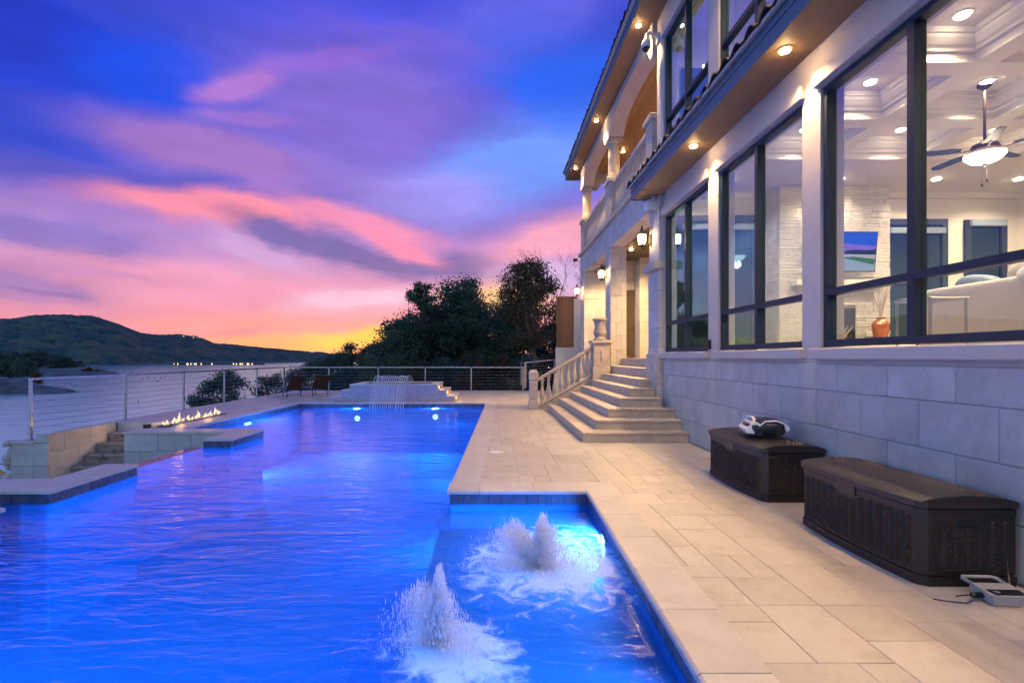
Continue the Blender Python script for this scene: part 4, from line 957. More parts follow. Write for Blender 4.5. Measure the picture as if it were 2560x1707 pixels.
# dark glazed doors and shaded window in the far wall
def glazed_door(x0, x1, z1, nm, shade=False):
    d = MB(); y = 11.20; d.box(x0, x1, y, 11.262, z1 - .13, z1).box(x0, x0 + .12, y, 11.262, FL, z1 - .13).box(x1 - .12, x1, y, 11.262, FL, z1 - .13).box(x0 + .12, x1 - .12, y, 11.262, FL, FL + .25)
    d = d.build(nm, M['frame'], house)
    MB().box(x0 + .12, x1 - .12, 11.235, 11.242, FL + .25, z1 - .13).build('pane', M['door_glass'], d)
    MB().box(x0 + .12, x1 - .12, 11.25, 11.262, FL + .25, z1 - .13).build('backing', M['frame'], d)
    if shade: MB().cbox(x0 + .06, x1 - .06, 11.13, 11.2, z1 - .16, z1 - .02, .02).build('shade_roll', M['cushion'], d)
    else: MB().cbox(x0 + .08, x1 - .08, 11.14, 11.2, z1 - .34, z1 - .2, .02).build('shade_roll', M['cushion'], d)
glazed_door(8.8, 9.5, 4.70, 'inner_door'); glazed_door(9.52, 10.22, 4.70, 'inner_door'); glazed_door(10.62, 11.55, 4.68, 'inner_window', True); glazed_door(4.15, 5.0, 4.78, 'inner_door'); glazed_door(5.02, 5.95, 4.78, 'inner_door')

# ---- upper storey rooms
MB().box(4.002, 9.0, -1.5, 11.23, 5.76, 5.80).build('upper_floor', M['floor_in'], house)
MB().box(4.0, 9.0, -1.5, 11.3, 9.0, 9.06).build('upper_ceiling', M['int_ceil'], house)
MB().box(8.8, 9.0, -1.5, 11.28, 5.66, 9.0).build('inner_wall', M['int_wall'], house); MB().box(4.0, 8.8, 11.24, 11.27, 5.66, 9.0).build('inner_wall', M['int_wall'], house)
MB().box(4.0, 8.8, 7.2, 7.5, 8.70, 8.999).build('ceiling_beam', M['int_ceil'], house); MB().box(4.0, 8.8, 9.6, 9.9, 8.70, 8.999).build('ceiling_beam', M['int_ceil'], house)
ud = MB().box(4.25, 5.9, 11.16, 11.235, 5.7, 8.05).build('inner_door', M['frame'], house); MB().box(4.35, 5.8, 11.14, 11.15, 5.8, 7.95).build('pane', M['door_glass'], ud)

# ---- recessed lights
def downlight(loc, w, label, group, size=120, col=WARM, glow='lamp_glow', r_=.055, rad=.05):
    e_ = empty('recessed_light', loc, label, 'downlight', group); x, y, z = loc
    MB().lathe([(r_ * .98, -.002), (r_ * 1.45, -.004), (r_ * 1.5, -.010), (r_ * 1.0, -.014)], loc, 20).build('trim_ring', M['white_plastic'] if glow != 'lamp_glow' else M['soffit'], e_)
    MB().lathe([(0, -.006), (r_, -.006), (r_ * .95, -.030), (r_ * .5, -.042), (0, -.044)], loc, 16).build('lens', M[glow], e_)
    spot((x, y, z - .06), w, size, col, .7, rad)
SOF = 'warm downlights in the lower eave'
for y, t_ in [(11.0, None), (8.38, 'warm soffit downlight above the pier between the first two windows from the porch'), (5.77, 'warm soffit downlight above the pier left of the widest window'), (3.16, 'warm soffit downlight at the right edge over the widest window'), (.55, 'warm soffit downlight in the lower eave nearest the camera')]:
    if t_: downlight((3.38, y, 5.15), 210, t_, SOF, 118)
for y, t_ in [(20.0, 'warm downlight at the far corner of the upper eave'), (16.0, 'warm downlight in the upper eave beside the middle balcony column'), (11.4, 'warm downlight in the upper eave above the dome camera'), (7, 'warm downlight in the upper eave above the upper windows'), (2.6, 'warm downlight of the upper eave nearest the camera')]:
    downlight((3.34, y, 9.17), 560, t_, 'warm downlights in the upper eave', 92)
downlight((4.45, 16.0, 5.06), 900, 'warm downlight in the dark porch ceiling behind the porch pier', 'porch ceiling downlights', 150); downlight((5.2, 13.4, 5.06), 1100, 'warm downlight in the porch ceiling near the windows', 'porch ceiling downlights', 150)
downlight((4.5, 18.4, 5.06 - .001), 700, 'warm downlight at the far end of the porch ceiling', 'porch ceiling downlights', 150)
downlight((4.72, 18.0, 9.008), 420, 'bright downlight in the wooden balcony ceiling behind the column', 'balcony ceiling downlights', 150); downlight((5.0, 13.8, 9.008), 420, 'warm downlight in the wooden balcony ceiling near the house', 'balcony ceiling downlights', 150)
for x in (5.60, 7.32, 9.0, 10.6):
    for y in (2.9, 4.4, 5.95, 7.4, 8.95):
        row = {8.95: 'first', 7.4: 'second', 5.95: 'third', 4.4: 'fourth', 2.9: 'fifth'}[y]; colm = {5.6: 'nearest the windows', 7.32: 'second from the windows', 9.0: 'third from the windows', 10.6: 'farthest from the windows'}[x]
        downlight((x, y, 5.68), 270, 'recessed coffer light in the %s row from the fireplace, %s' % (row, colm), 'coffer ceiling lights', 124, WARMW, 'lamp_in', .07, .06)
for x in (4.93, 7.2, 9.2, 10.9):
    downlight((x, 10.35, 5.302), 190, 'recessed light in the flat ceiling by the fireplace wall, ' + {4.93: 'nearest the windows', 7.2: 'above the television', 9.2: 'above the glazed doors', 10.9: 'above the shaded window'}[x], 'fireplace wall ceiling lights', 150, WARMW, 'lamp_in', .08, .06)
for (x, y) in ((6, 8.6), (6, 5), (6, 1.5)): downlight((x, y, 9.0), 420, 'recessed light in the upper room ceiling ' + {8.6: 'nearest the balcony', 5: 'in the middle', 1.5: 'nearest the camera'}[y], 'upper room lights', 160, WARMW, 'lamp_in', .08, .06)

# ---- wall lanterns
def lantern(x, y, z, label):
    L_ = empty('wall_lantern', (x, y, z), label, 'wall lantern', 'wall lanterns along the porch'); cx_ = x - .19
    MB().sup((x - .012, y, z - .03), (.014, .055, .13), .5, .7, 14, 10).build('back_plate', M['bronze'], L_, True)
    pts = [(x - .02, y, z - .08)] + [(cx_ + .17 * cos(a), y, z - .13 - .12 * sin(a)) for a in np.linspace(0.1, pi / 2 + .2, 8)] + [(cx_, y, z - .20)]
    MB().tube([(x - .02, y, z - .06), (x - .06, y, z - .14), (x - .12, y, z - .21), (cx_ - .0, y, z - .235), (cx_ - .005, y, z - .19)], .010, 8).build('arm', M['bronze'], L_, True)
    MB().lathe([(.0, -.20), (.03, -.195), (.045, -.17), (.075, -.15), (.08, -.13), (.06, -.125)], (cx_, y, z), 8).build('gallery', M['bronze'], L_)
    MB().lathe([(.03, -.13), (.066, -.125), (.085, -.04), (.088, .06), (.08, .085), (.0, .087)], (cx_, y, z), 12).build('glass', M['lantern_glass'], L_, True)
    for k in range(8):
        a = 2 * pi * k / 8; MB().tube([(cx_ + .071 * cos(a), y + .071 * sin(a), z - .13), (cx_ + .091 * cos(a), y + .091 * sin(a), z + .0), (cx_ + .091 * cos(a), y + .091 * sin(a), z + .085)], .004, 4).build('cage_bar', M['bronze'], L_)
    MB().lathe([(.0, .085), (.135, .088), (.14, .10), (.09, .145), (.045, .165), (.03, .20), (.038, .215), (.02, .235), (.026, .255), (.008, .30), (0, .31)], (cx_, y, z), 12).build('roof_cap', M['bronze'], L_)
    point((cx_, y, z - .01), 0.1, WARM)
lantern(3.615, 11.42, 4.30, 'bronze wall lantern on the pilaster beside the first window'); lantern(3.65, 15.85, 4.24, 'bronze wall lantern on the middle porch pier'); lantern(3.65, 20.35, 4.30, 'bronze wall lantern on the far porch corner')

# ---- cameras, speaker, outlet
dc = empty('dome_camera', (3.72, 11.2, 8.75), 'white dome security camera on a curved arm under the upper eave', 'security camera')
MB().cbox(3.69, 3.728, 11.12, 11.28, 8.62, 8.84, .01).build('mount_plate', M['white_plastic'], dc)
MB().tube([(3.70, 11.2, 8.76), (3.62, 11.2, 8.84), (3.54, 11.2, 8.86), (3.47, 11.2, 8.82), (3.45, 11.2, 8.70)], .032, 10).build('arm', M['white_plastic'], dc, True)
MB().lathe([(.03, .14), (.06, .12), (.09, .06), (.105, 0), (.105, -.05), (.095, -.06), (0, -.06)], (3.45, 11.2, 8.58), 18).build('housing', M['white_plastic'], dc, True)
MB().lathe([(.085, -.05), (.085, -.08), (.06, -.13), (.02, -.15), (0, -.152)], (3.45, 11.2, 8.58), 16).build('dome', M['black_plastic'], dc, True)
bc = empty('bullet_camera', (3.6, 20.62, 5.6), 'small dark bullet camera at the far house corner', 'security camera')
MB().tube([(3.64, 20.6, 5.56), (3.55, 20.62, 5.57), (3.50, 20.62, 5.58)], .018, 8).build('arm', M['grey_plastic'], bc); MB().cbox(3.34, 3.52, 20.53, 20.63, 5.54, 5.66, .02).build('body', M['metal_dark'], bc)
sp = empty('outdoor_speaker', (3.68, 11.05, 5.0), 'white wedge outdoor speaker under the eave end', 'speaker')
mb = MB().sup((3.56, 11.18, 4.98), (.14, .17, .12), .35, .45, 18, 10); mb.build('cabinet', M['white_plastic'], sp, True)
MB().cbox(3.52, 3.60, 11.0, 11.06, 5.06, 5.148, .01).build('bracket', M['white_plastic'], sp); MB().lathe([(0, 0), (.1, 0), (.1, .02), (0, .02)], (3.56, 11.18, 4.855), 16).build('grille', M['grey_plastic'], sp)
MB().cbox(3.68, 3.728, 8.50, 8.58, 1.74, 1.90, .008).build('box_body', M['black_plastic'], empty('outlet_box', (3.70, 8.54, 1.74), 'small dark weatherproof box on the pier between windows', 'outlet box'))

# ================================================================== STONE STAIRS
stairs = empty('stone_stairs', (2.8, 12, 0), 'wide travertine stairs wrapping up to the porch', 'stairs')
SX = [1.70, 2.03, 2.36, 2.69, 3.02, 3.34]; SYY = [9.42, 9.80, 10.18, 10.52, 10.95, 11.30]; RS = .185
for i in range(6):
    x0, y0, zt = SX[i], SYY[i], RS * (i + 1); xr = 3.715 if i < 3 else 3.575
    st = MB().box(x0 + .03, xr, y0 + .03, 15.25, zt - RS - (.01 if i else 0), zt - .05).build('step', M['mortar'], stairs)
    nx = 3 if i < 3 else 2
    run = (SYY[i + 1] if i < 5 else 11.6) - y0 + .05; runx = .36
    # nosed treads: along the front and along the left side
    n = max(1, round((xr - x0) / 1.1))
    for k in range(n): piece('tread_slab', M['step'], st, x0 + (xr - x0) * k / n + .0015, x0 + (xr - x0) * (k + 1) / n - .0015, y0, y0 + run, zt - .048, zt, .01)
    ny = 5
    for k in range(ny):
        a = y0 + run + .003 + (15.25 - y0 - run) * k / ny; b_ = y0 + run + (15.25 - y0 - run) * (k + 1) / ny; piece('tread_slab', M['step'], st, x0, x0 + runx, a, b_ - .002, zt - .048, zt, .01)
    for k in range(nx): piece('riser_slab', M['step'], st, x0 + .012 + (xr - x0 - .012) * k / nx + .002, x0 + .012 + (xr - x0 - .012) * (k + 1) / nx - .002, y0 + .016, y0 + .032, zt - RS + .001, zt - .05, .003)
    for k in range(6):
        a = y0 + .034 + (15.24 - y0) * k / 6; b_ = y0 + .034 + (15.24 - y0) * (k + 1) / 6; piece('riser_slab', M['step'], st, x0 + .016, x0 + .032, a + .002, min(b_, 15.25) - .002, zt - RS + .001, zt - .05, .003)
for (x0, za, zb_) in ((3.655, 1.11, 1.34), (3.98, 1.34, 1.57)):
    st = MB().box(x0 + .02, 4.4, 11.61, 15.40, za, zb_ - .05).build('step', M['mortar'], stairs)
    for k in range(4):
        a = 11.61 + 3.78 * k / 4; piece('tread_slab', M['step'], st, x0, x0 + .5, a + .002, a + .943, zb_ - .048, zb_ + .002, .01); piece('riser_slab', M['step'], st, x0 + .006, x0 + .02, a + .002, a + .943, za - .10 if za < 1.2 else za, zb_ - .05, .003)

# ---- balustrade up the far side of the stairs
bs = empty('stair_balustrade', (2.2, 15.45, 0), 'cast stone balustrade with turned balusters climbing the far side of the stairs', 'balustrade')
nw = MB().cbox(1.14, 1.42, 15.30, 15.58, 0, .30, .01).build('newel_post', M['cast'], bs)
piece('newel_shaft', M['cast'], nw, 1.155, 1.405, 15.315, 15.565, .302, .90, .02); piece('newel_head', M['cast'], nw, 1.14, 1.42, 15.30, 15.58, .902, 1.14, .012)
MB().lathe([(.195, 0), (.13, .06), (.12, .075), (0, .08)], (1.28, 15.44, 1.14), 4, pi / 4).build('newel_cap', M['cast'], nw)
def slope_bar(x0, z0, x1, z1, h, y0, y1, nm):
    MB().extr([(x0, y0, z0), (x1, y0, z1), (x1, y0, z1 + h), (x0, y0, z0 + h)], (0, y1 - y0, 0)).build(nm, M['cast'], bs)
slope_bar(1.405, .87, 3.06, 1.84, .085, 15.33, 15.55, 'hand_rail'); slope_bar(1.405, .845, 3.06, 1.815, .03, 15.36, 15.52, 'hand_rail_mould')
slope_bar(1.405, .06, 3.06, 1.03, .06, 15.34, 15.54, 'bottom_rail'); slope_bar(1.405, -.05, 3.06, .86, .10, 15.37, 15.51, 'stringer')
MB().add([(1.45, 15.38, 0), (3.06, 15.38, 0), (3.06, 15.38, .92), (1.45, 15.50, 0), (3.06, 15.50, 0), (3.06, 15.50, .92)], [(0, 1, 2), (5, 4, 3), (0, 2, 5, 3), (0, 3, 4, 1), (1, 4, 5, 2)]).build('stringer_wall', M['cast'], bs)
sb_me = MB().lathe([(r_ * 1.12, z * .80) for r_, z in BPROF], (0, 0, 0), 14).mesh('stair_baluster', True); sb_me.materials.append(M['cast'])
for k in range(8):
    x = 1.55 + k * .198; z = .12 + (x - 1.405) * .586 - .035; link('baluster', sb_me, None, bs, (x, 15.44, z))
pdst = empty('urn_pedestal', (3.33, 15.44, .8), 'square cast stone pedestal with a carved panel carrying the urn', 'pedestal')
MB().cbox(3.07, 3.60, 15.18, 15.70, 0, 1.30, .01).build('plinth', M['cast'], pdst); MB().cbox(3.09, 3.58, 15.20, 15.68, 1.303, 2.02, .01).build('die', M['cast'], pdst); MB().cbox(3.03, 3.64, 15.14, 15.74, 2.022, 2.12, .02).build('pedestal_cap', M['cast'], pdst)
fr_ = [(.16, .27), (-.16, .27), (-.19, .24), (-.19, -.24), (-.16, -.27), (.16, -.27), (.19, -.24), (.19, .24)]
MB().tube([(3.335 + a, 15.198, 1.66 + b_) for a, b_ in fr_ + fr_[:1]], .008, 4).build('carved_border', M['step'], pdst)
MB().lathe([(.001, -.2), (.025, -.18), (.02, -.14), (.04, -.07), (.02, .0), (.04, .07), (.035, .12), (.018, .17), (.001, .2)], (3.335, 15.20, 1.66), 10).build('carved_baluster', M['cast'], pdst, True)
urn = empty('stone_urn', (3.335, 15.44, 2.12), 'weathered grey stone urn on the stair pedestal', 'urn')
M['urn'] = mat('weathered_urn_stone', (.30, .27, .24), .85, .25, 8, 0, .4, 50)
MB().lathe([(.20, .0), (.20, .05), (.17, .07), (.155, .10), (.165, .13)], (3.335, 15.44, 2.12), 20).build('foot', M['urn'], urn, True)
MB().lathe([(.16, .13), (.185, .17), (.20, .23), (.195, .28), (.165, .33), (.175, .35), (.175, .38), (.16, .40), (.165, .48), (.19, .56), (.20, .60)], (3.335, 15.44, 2.12), 20).build('bowl', M['urn'], urn, True)
MB().lathe([(.19, .60), (.225, .61), (.23, .64), (.215, .67), (.17, .675), (.15, .62), (.0, .60)], (3.335, 15.44, 2.12), 20).build('rim', M['urn'], urn, True)
orn = empty('floor_ornament', (4.62, 17.55, 1.572), 'small orange red ornament lying on the porch floor by the door', 'ornament')
MB().sup((4.60, 17.5, 1.60), (.10, .05, .03), .8, .8, 12, 6).sup((4.70, 17.52, 1.595), (.09, .04, .02), .8, .8, 12, 6).build('ornament_body', mat('orange_red_clay', (.35, .07, .03), .6), orn, True)

# ================================================================== THINGS ON THE DECK
def deck_box(y0, y1, label):
    ym = (y0 + y1) / 2; L2 = (y1 - y0) / 2; r_ = empty('storage_box', (3.33, ym, 0), label, 'storage box', 'brown resin deck boxes along the wall')
    xb = 3.665; xf = 3.005
    def front(y, d=0): return xf - .045 * (1 - ((y - ym) / L2) ** 2) - d
    n = 16
    def outline(d): 
        ys = [y0 + .05 - d + (2 * L2 - .1 + 2 * d) * k / n for k in range(n + 1)]
        return [(xb + d * .2, y0 - d), (xb + d * .2, y1 + d), (xf + .05 - d, y1 + d)] + [(front(y, d), y) for y in reversed(ys)] + [(xf + .05 - d, y0 - d)]
    MB().prism(outline(0), .075, .535).build('body', M['wicker'], r_); MB().prism(outline(.008), 0.0, .068).build('skirt', M['wicker'], r_); MB().prism(outline(.006), .50, .538).build('body_rim', M['wicker'], r_)
    # lid: domed across its depth, overhanging lip
    out = outline(.022); mb = MB(); mb.prism(out, .548, .592)
    mb.build('lid', M['wicker_lid'], r_)
    nx, ny = 14, 26; V_ = []; F_ = []
    for i in range(nx + 1):
        for j in range(ny + 1):
            y = y0 - .012 + (2 * L2 + .024) * j / ny; xa = front(min(max(y, y0), y1), .012); x = xa + (xb - xa) * i / nx; q = 2 * i / nx - 1
            V_.append((x, y, .592 + .042 * (1 - q * q) ** .8 if abs(q) < 1 else .592))
    for i in range(nx):
        for j in range(ny): F_.append((i * (ny + 1) + j, (i + 1) * (ny + 1) + j, (i + 1) * (ny + 1) + j + 1, i * (ny + 1) + j + 1))
    mb = MB().add(V_, F_)
    for j, sgn in ((0, 1), (ny, -1)): mb.add([V_[i * (ny + 1) + j] for i in range(nx + 1)], [tuple(range(nx + 1)) if sgn > 0 else tuple(reversed(range(nx + 1)))])
    mb.build('lid_top', M['wicker_lid'], r_)
    def pad(mb, c, u, v, w_, a, b_, h):
        c = Vector(c); mb.add([c + u * a, c + v * b_ + u * a * .2, c - u * a, c - v * b_ - u * a * .2, c + u * a * .3 + w_ * h, c - u * a * .3 + w_ * h], [(0, 1, 4), (1, 2, 5, 4), (2, 3, 5), (3, 0, 4, 5)])
    mb = MB()
    ncol = int((2 * L2 - .14) / .044)
    for k in range(ncol):
        y = y0 + .07 + (2 * L2 - .14) * (k + .5) / ncol
        for j in range(13):
            z = .105 + j * .0295 + (.0145 if k % 2 else 0)
            if abs(y - ym) < .13 and z > .44: continue
            u = Vector((0, .7, .7 if k % 2 else -.7)); v = Vector((0, .7, -.7 if k % 2 else .7)); pad(mb, (front(y) - .003, y, z), u, v, Vector((-1, 0, 0)), .022, .012, .011)
    for k in range(12):
        x = xf + .11 + k * .043
        for j in range(11):
            z = .13 + j * .0295 + (.0145 if k % 2 else 0)
            if abs(x - 3.335) < .11 and .40 < z < .49: continue
            u = Vector((.7, 0, .7 if k % 2 else -.7)); v = Vector((.7, 0, -.7 if k % 2 else .7)); pad(mb, (x, y0 - .001, z), u, v, Vector((0, -1, 0)), .020, .010, .005)
    o = mb.build('weave', M['wicker'], r_); tag(o, kind='stuff')
    mb = MB()
    for i in range(17):
        for j in range(int(2 * L2 / .04)):
            t_ = (i + .8) / 18.0; y = y0 + .03 + j * .04 + (.02 if i % 2 else 0)
            if y > y1 - .03: continue
            xa = front(y); x = xa + (xb - xa) * t_; q = 2 * t_ - 1; z = .592 + .042 * (1 - q * q) ** .8; nrm = Vector((q * .25, 0, 1)).normalized()
            pad(mb, (x, y, z - .0015), Vector((.3, .95, 0)), Vector((.95, -.3, -q * .25)), nrm, .019, .014, .007)
    o = mb.build('lid_weave', M['wicker_lid'], r_); tag(o, kind='stuff')
    MB().box(front(ym) - .012, front(ym) + .03, ym - .11, ym + .11, .475, .545).build('finger_grip', M['black_plastic'], r_)
    MB().cbox(3.245, 3.425, y0 - .006, y0 + .02, .415, .475, .004).build('handle_recess', M['black_plastic'], r_); MB().cbox(3.235, 3.435, y0 - .010, y0 - .003, .405, .414, .002).build('handle_lip', M['wicker'], r_)
    ar = [(3.04 + .6 * k / 12, y0 - .003, .095 + .022 * sin(pi * k / 12)) for k in range(13)]; MB().tube(ar, .006, 5).build('end_rib', M['wicker'], r_)
    ar = [(3.05 + .59 * k / 12, y0 - .003, .487 + .035 * sin(pi * k / 12)) for k in range(13)]; MB().tube(ar, .006, 5).build('end_rib', M['wicker'], r_)
deck_box(3.50, 4.85, 'nearer brown resin wicker storage box against the wall'); deck_box(5.52, 6.91, 'farther brown resin wicker storage box with a pool cleaner on its lid')

rb = empty('pool_cleaner', (0, 0, 0), 'white and black robotic pool cleaner resting on the farther storage box', 'pool cleaner')
MB().sup((0, 0, .085), (.21, .20, .075), .35, .35, 24, 10).build('chassis', M['black_plastic'], rb, True)
MB().sup((.03, .0, .145), (.15, .185, .06), .5, .4, 24, 10).build('top_cover', M['black_plastic'], rb, True)
mb = MB().extr([(-.225, -.19, .045), (-.10, -.195, .03), (-.06, -.195, .12), (-.10, -.19, .175), (-.16, -.18, .165), (-.235, -.18, .085)], (0, .38, 0)); mb.build('front_shell', M['white_plastic'], rb)
MB().extr([(.20, -.19, .06), (.235, -.19, .07), (.24, -.19, .11), (.20, -.19, .15), (.17, -.19, .16), (.18, -.19, .14)], (0, .38, 0)).build('rear_shell', M['white_plastic'], rb)
MB().tube([(-.15, -.17, .165), (-.13, -.15, .205), (-.12, -.05, .215), (-.12, .05, .215), (-.13, .15, .205), (-.15, .17, .165)], .016, 8).build('handle', M['white_plastic'], rb, True)
MB().tube([(-.09, -.198, .13), (-.02, -.20, .185), (.1, -.2, .19), (.19, -.198, .15)], .010, 8).build('side_trim', M['white_plastic'], rb, True)
for x in (-.10, .12):
    mb = MB().lathe([(0, -.015), (.045, -.015), (.045, .015), (0, .015)], (0, 0, 0), 16); mb.v = [(x + a, -.205 + c, .055 + b_) for a, b_, c in mb.v]; mb.build('track_wheel', M['metal_dark'], rb)
for k in range(7): MB().box(-.05 + k * .022, -.042 + k * .022, -.206, -.20, .05, .10).build('vent_slat', M['metal_dark'], rb)
MB().box(.0, .05, -.03, .03, .2045, .207).build('display_strip', M['metal_dark'], rb)
tx = bpy.data.curves.new('logo_text', 'FONT'); tx.body = 'Beatbot'; tx.size = .032; tx.extrude = .001; tx.align_x = 'CENTER'
to = bpy.data.objects.new('logo_text', tx); COL.objects.link(to); bpy.context.view_layer.update()
lm = bpy.data.meshes.new_from_object(to.evaluated_get(bpy.context.evaluated_depsgraph_get())); bpy.data.objects.remove(to)
lg = link('logo_text', lm, M['white_plastic'], rb, (.05, -.188, .135)); lm.materials.clear(); lm.materials.append(M['white_plastic']); lg.rotation_euler = (R(80), 0, 0)
rb.location = (3.32, 6.12, .655); rb.rotation_euler = (0, R(-2), R(-14))

ps = empty('power_supply', (0, 0, 0), 'beige cleaner power supply with a carry handle on the paving by the nearer box', 'power supply')
MB().extr([(-.13, -.11, .005), (.13, -.11, .005), (.14, -.115, .07), (-.14, -.115, .07)], (0, .20, .02)).build('case', M['grey_plastic'], ps)
MB().add([(-.145, -.12, .072), (.145, -.12, .072), (.13, .06, .096), (-.15, .06, .096), (-.145, -.12, .082), (.145, -.12, .082), (.13, .06, .106), (-.15, .06, .106)], [(0, 3, 2, 1), (4, 5, 6, 7), (0, 1, 5, 4), (1, 2, 6, 5), (2, 3, 7, 6), (3, 0, 4, 7)]).build('top_plate', M['grey_plastic'], ps)
MB().tube([(-.14, .06, .10), (-.155, .13, .11), (-.13, .16, .112), (.09, .16, .112), (.115, .13, .11), (.11, .06, .10)], .014, 8).build('carry_handle', M['grey_plastic'], ps, True)
MB().add([(-.11, -.105, .0855), (.12, -.105, .0855), (.12, -.03, .0955), (-.13, -.03, .0955)], [(0, 1, 2, 3)]).build('control_panel', M['black_plastic'], ps)
MB().lathe([(.018, 0), (.022, 0), (.022, .002), (.018, .002)], (-.07, -.068, .092), 16).build('power_button', M['grey_plastic'], ps)
mb = MB().tube([(-.135, -.02, .045), (-.20, -.02, .045), (-.215, -.02, .045)], [.022, .022, .016], 10); mb.build('plug', M['black_plastic'], ps); MB().tube([(-.21, -.02, .045), (-.26, -.0, .03), (-.30, .02, .012)], .005, 6).build('plug_pin', M['metal_dark'], ps); MB().tube([(-.24, -.06, .02), (-.30, -.08, .008), (-.42, -.05, .006), (-.5, -.02, .006)], .004, 6).build('loose_wire', M['metal_dark'], ps)
MB().tube([(.12, .05, .06), (.20, .12, .05), (.26, .2, .12), (.33, .3, .3), (.36, .35, .5)], .007, 6).build('supply_cord', M['black_plastic'], ps)
ps.scale = (.85, .85, .85); ps.location = (3.34, 3.30, 0); ps.rotation_euler = (0, 0, R(-3))

def lounger(x, y, ang, label):
    g = empty('sun_lounger', (0, 0, 0), label, 'sun lounger', 'loungers in the far left corner of the deck')
    for s_ in (-1, 1):
        MB().cbox(-.05, 1.30, s_ * .31 - .018, s_ * .31 + .018, .29, .335, .006).build('side_rail', M['lounge_frame'], g)
        MB().tube([(1.15, s_ * .31, .30), (1.22, s_ * .32, 0)], .018, 6).build('leg', M['lounge_frame'], g); MB().tube([(.02, s_ * .31, .30), (-.06, s_ * .32, 0)], .018, 6).build('leg', M['lounge_frame'], g)
        MB().cbox(-.15, .40, s_ * .335 - .02, s_ * .335 + .02, .44, .465, .006).build('arm_rest', M['lounge_frame'], g); MB().tube([(.30, s_ * .33, .44), (.30, s_ * .31, .31)], .012, 6).build('arm_post', M['lounge_frame'], g)
    MB().cbox(.0, 1.28, -.29, .29, .325, .345, .005).build('seat_sling', M['lounge_pad'], g)
    a = R(118); c, s_ = cos(a), sin(a); l = .74; t_ = .03
    def bp_(u, y, w_): return (.02 + c * u - s_ * w_, y, .335 + s_ * u * .78 + c * w_)
    MB().add([bp_(0, -.30, 0), bp_(0, .30, 0), bp_(l, .30, 0), bp_(l, -.30, 0), bp_(0, -.30, t_), bp_(0, .30, t_), bp_(l, .30, t_), bp_(l, -.30, t_)], [(0, 1, 2, 3), (7, 6, 5, 4), (0, 4, 5, 1), (1, 5, 6, 2), (2, 6, 7, 3), (3, 7, 4, 0)]).build('backrest', M['rattan'], g)
    MB().tube([bp_(-.02, -.31, .015), bp_(l + .02, -.31, .015), bp_(l + .02, .31, .015), bp_(-.02, .31, .015)], .016, 6).build('back_frame', M['lounge_frame'], g)
    MB().tube([(-.02, -.3, .10), (-.02, .3, .10)], .012, 6).build('cross_bar', M['lounge_frame'], g)
    g.location = (x, y, 0); g.rotation_euler[2] = R(ang)
lounger(-8.0, 20.15, 146, 'left brown backed sun lounger near the lake side railing'); lounger(-7.15, 20.75, 132, 'right brown backed sun lounger beside the spa')

# ---- planter wall and cedar fence beyond the house
pw_ = MB().cbox(2.84, 3.66, 22.2, 22.45, -.3, 2.04, .01).build('planter_wall', M['white_wall']); tag(pw_, 'pale painted wall below the cedar fence', 'wall')
fn = empty('cedar_fence', (3.2, 22.3, 2.06), 'brown vertical board cedar fence panel on the pale wall', 'fence')
for k in range(6): piece('board', M['woodfence'], fn, 2.93 + k * .145, 2.93 + k * .145 + .141, 22.24 + .008 * (k % 2), 22.265 + .008 * (k % 2), 2.06, 4.25, .004)
piece('end_post', M['woodfence'], fn, 2.87, 2.925, 22.2, 22.29, 2.06, 4.26, .004); piece('top_cap', M['woodfence'], fn, 2.84, 3.82, 22.19, 22.33, 4.262, 4.30, .005)
MB().box(3.64, 8.0, 22.2, 22.45, -.3, 4.2).build('side_yard_wall', M['white_wall']); tag(bpy.data.objects['side_yard_wall'], 'pale yard wall running behind the house corner', 'wall')

# ================================================================== INSIDE
fan = empty('ceiling_fan', (7.35, 7.46, 5.68), 'dark bladed ceiling fan with a lit glass bowl in the living room', 'ceiling fan')
fc_ = (7.35, 7.46)
MB().lathe([(0, 0), (.09, 0), (.085, -.05), (.03, -.09), (0, -.09)], (*fc_, 5.68), 16).build('canopy', M['bronze'], fan, True); MB().tube([(*fc_, 5.60), (*fc_, 4.80)], .018, 8).build('down_rod', M['bronze'], fan)
MB().lathe([(0, .13), (.05, .13), (.07, .10), (.15, .07), (.17, .02), (.15, -.03), (.09, -.05), (0, -.05)], (*fc_, 4.70), 24).build('motor', M['bronze'], fan, True)
MB().lathe([(.09, -.05), (.24, -.06), (.235, -.09), (.17, -.155), (.07, -.195), (0, -.20)], (*fc_, 4.68), 24).build('light_bowl', M['bowl_glow'], fan, True); MB().lathe([(0, 0), (.03, 0), (.02, -.03), (0, -.05)], (*fc_, 4.48), 10).build('finial', M['bronze'], fan)
for k in range(5):
    a = R(20 + 72 * k); u = Vector((cos(a), sin(a), 0)); v = Vector((-sin(a), cos(a), .12)).normalized(); c = Vector((*fc_, 4.70))
    q = [c + u * .30 - v * .05, c + u * .42 - v * .075, c + u * .80 - v * .07, c + u * .86, c + u * .80 + v * .07, c + u * .42 + v * .075, c + u * .30 + v * .05]
    MB().extr([tuple(p) for p in q], (0, 0, .012)).build('blade', M['frame'], fan); MB().tube([c + u * .14, c + u * .24 + Vector((0, 0, -.015)), c + u * .36], .014, 6).build('blade_arm', M['bronze'], fan)
for d in (.03, -.04): MB().tube([(fc_[0] + d, fc_[1], 4.48), (fc_[0] + d, fc_[1], 4.22 + d)], .003, 4).lathe([(0, 0), (.012, 0), (.012, -.04), (0, -.04)], (fc_[0] + d, fc_[1], 4.22 + d), 8).build('pull_chain', M['bronze'], fan)
point((*fc_, 4.38), 25, WARMW, .12)

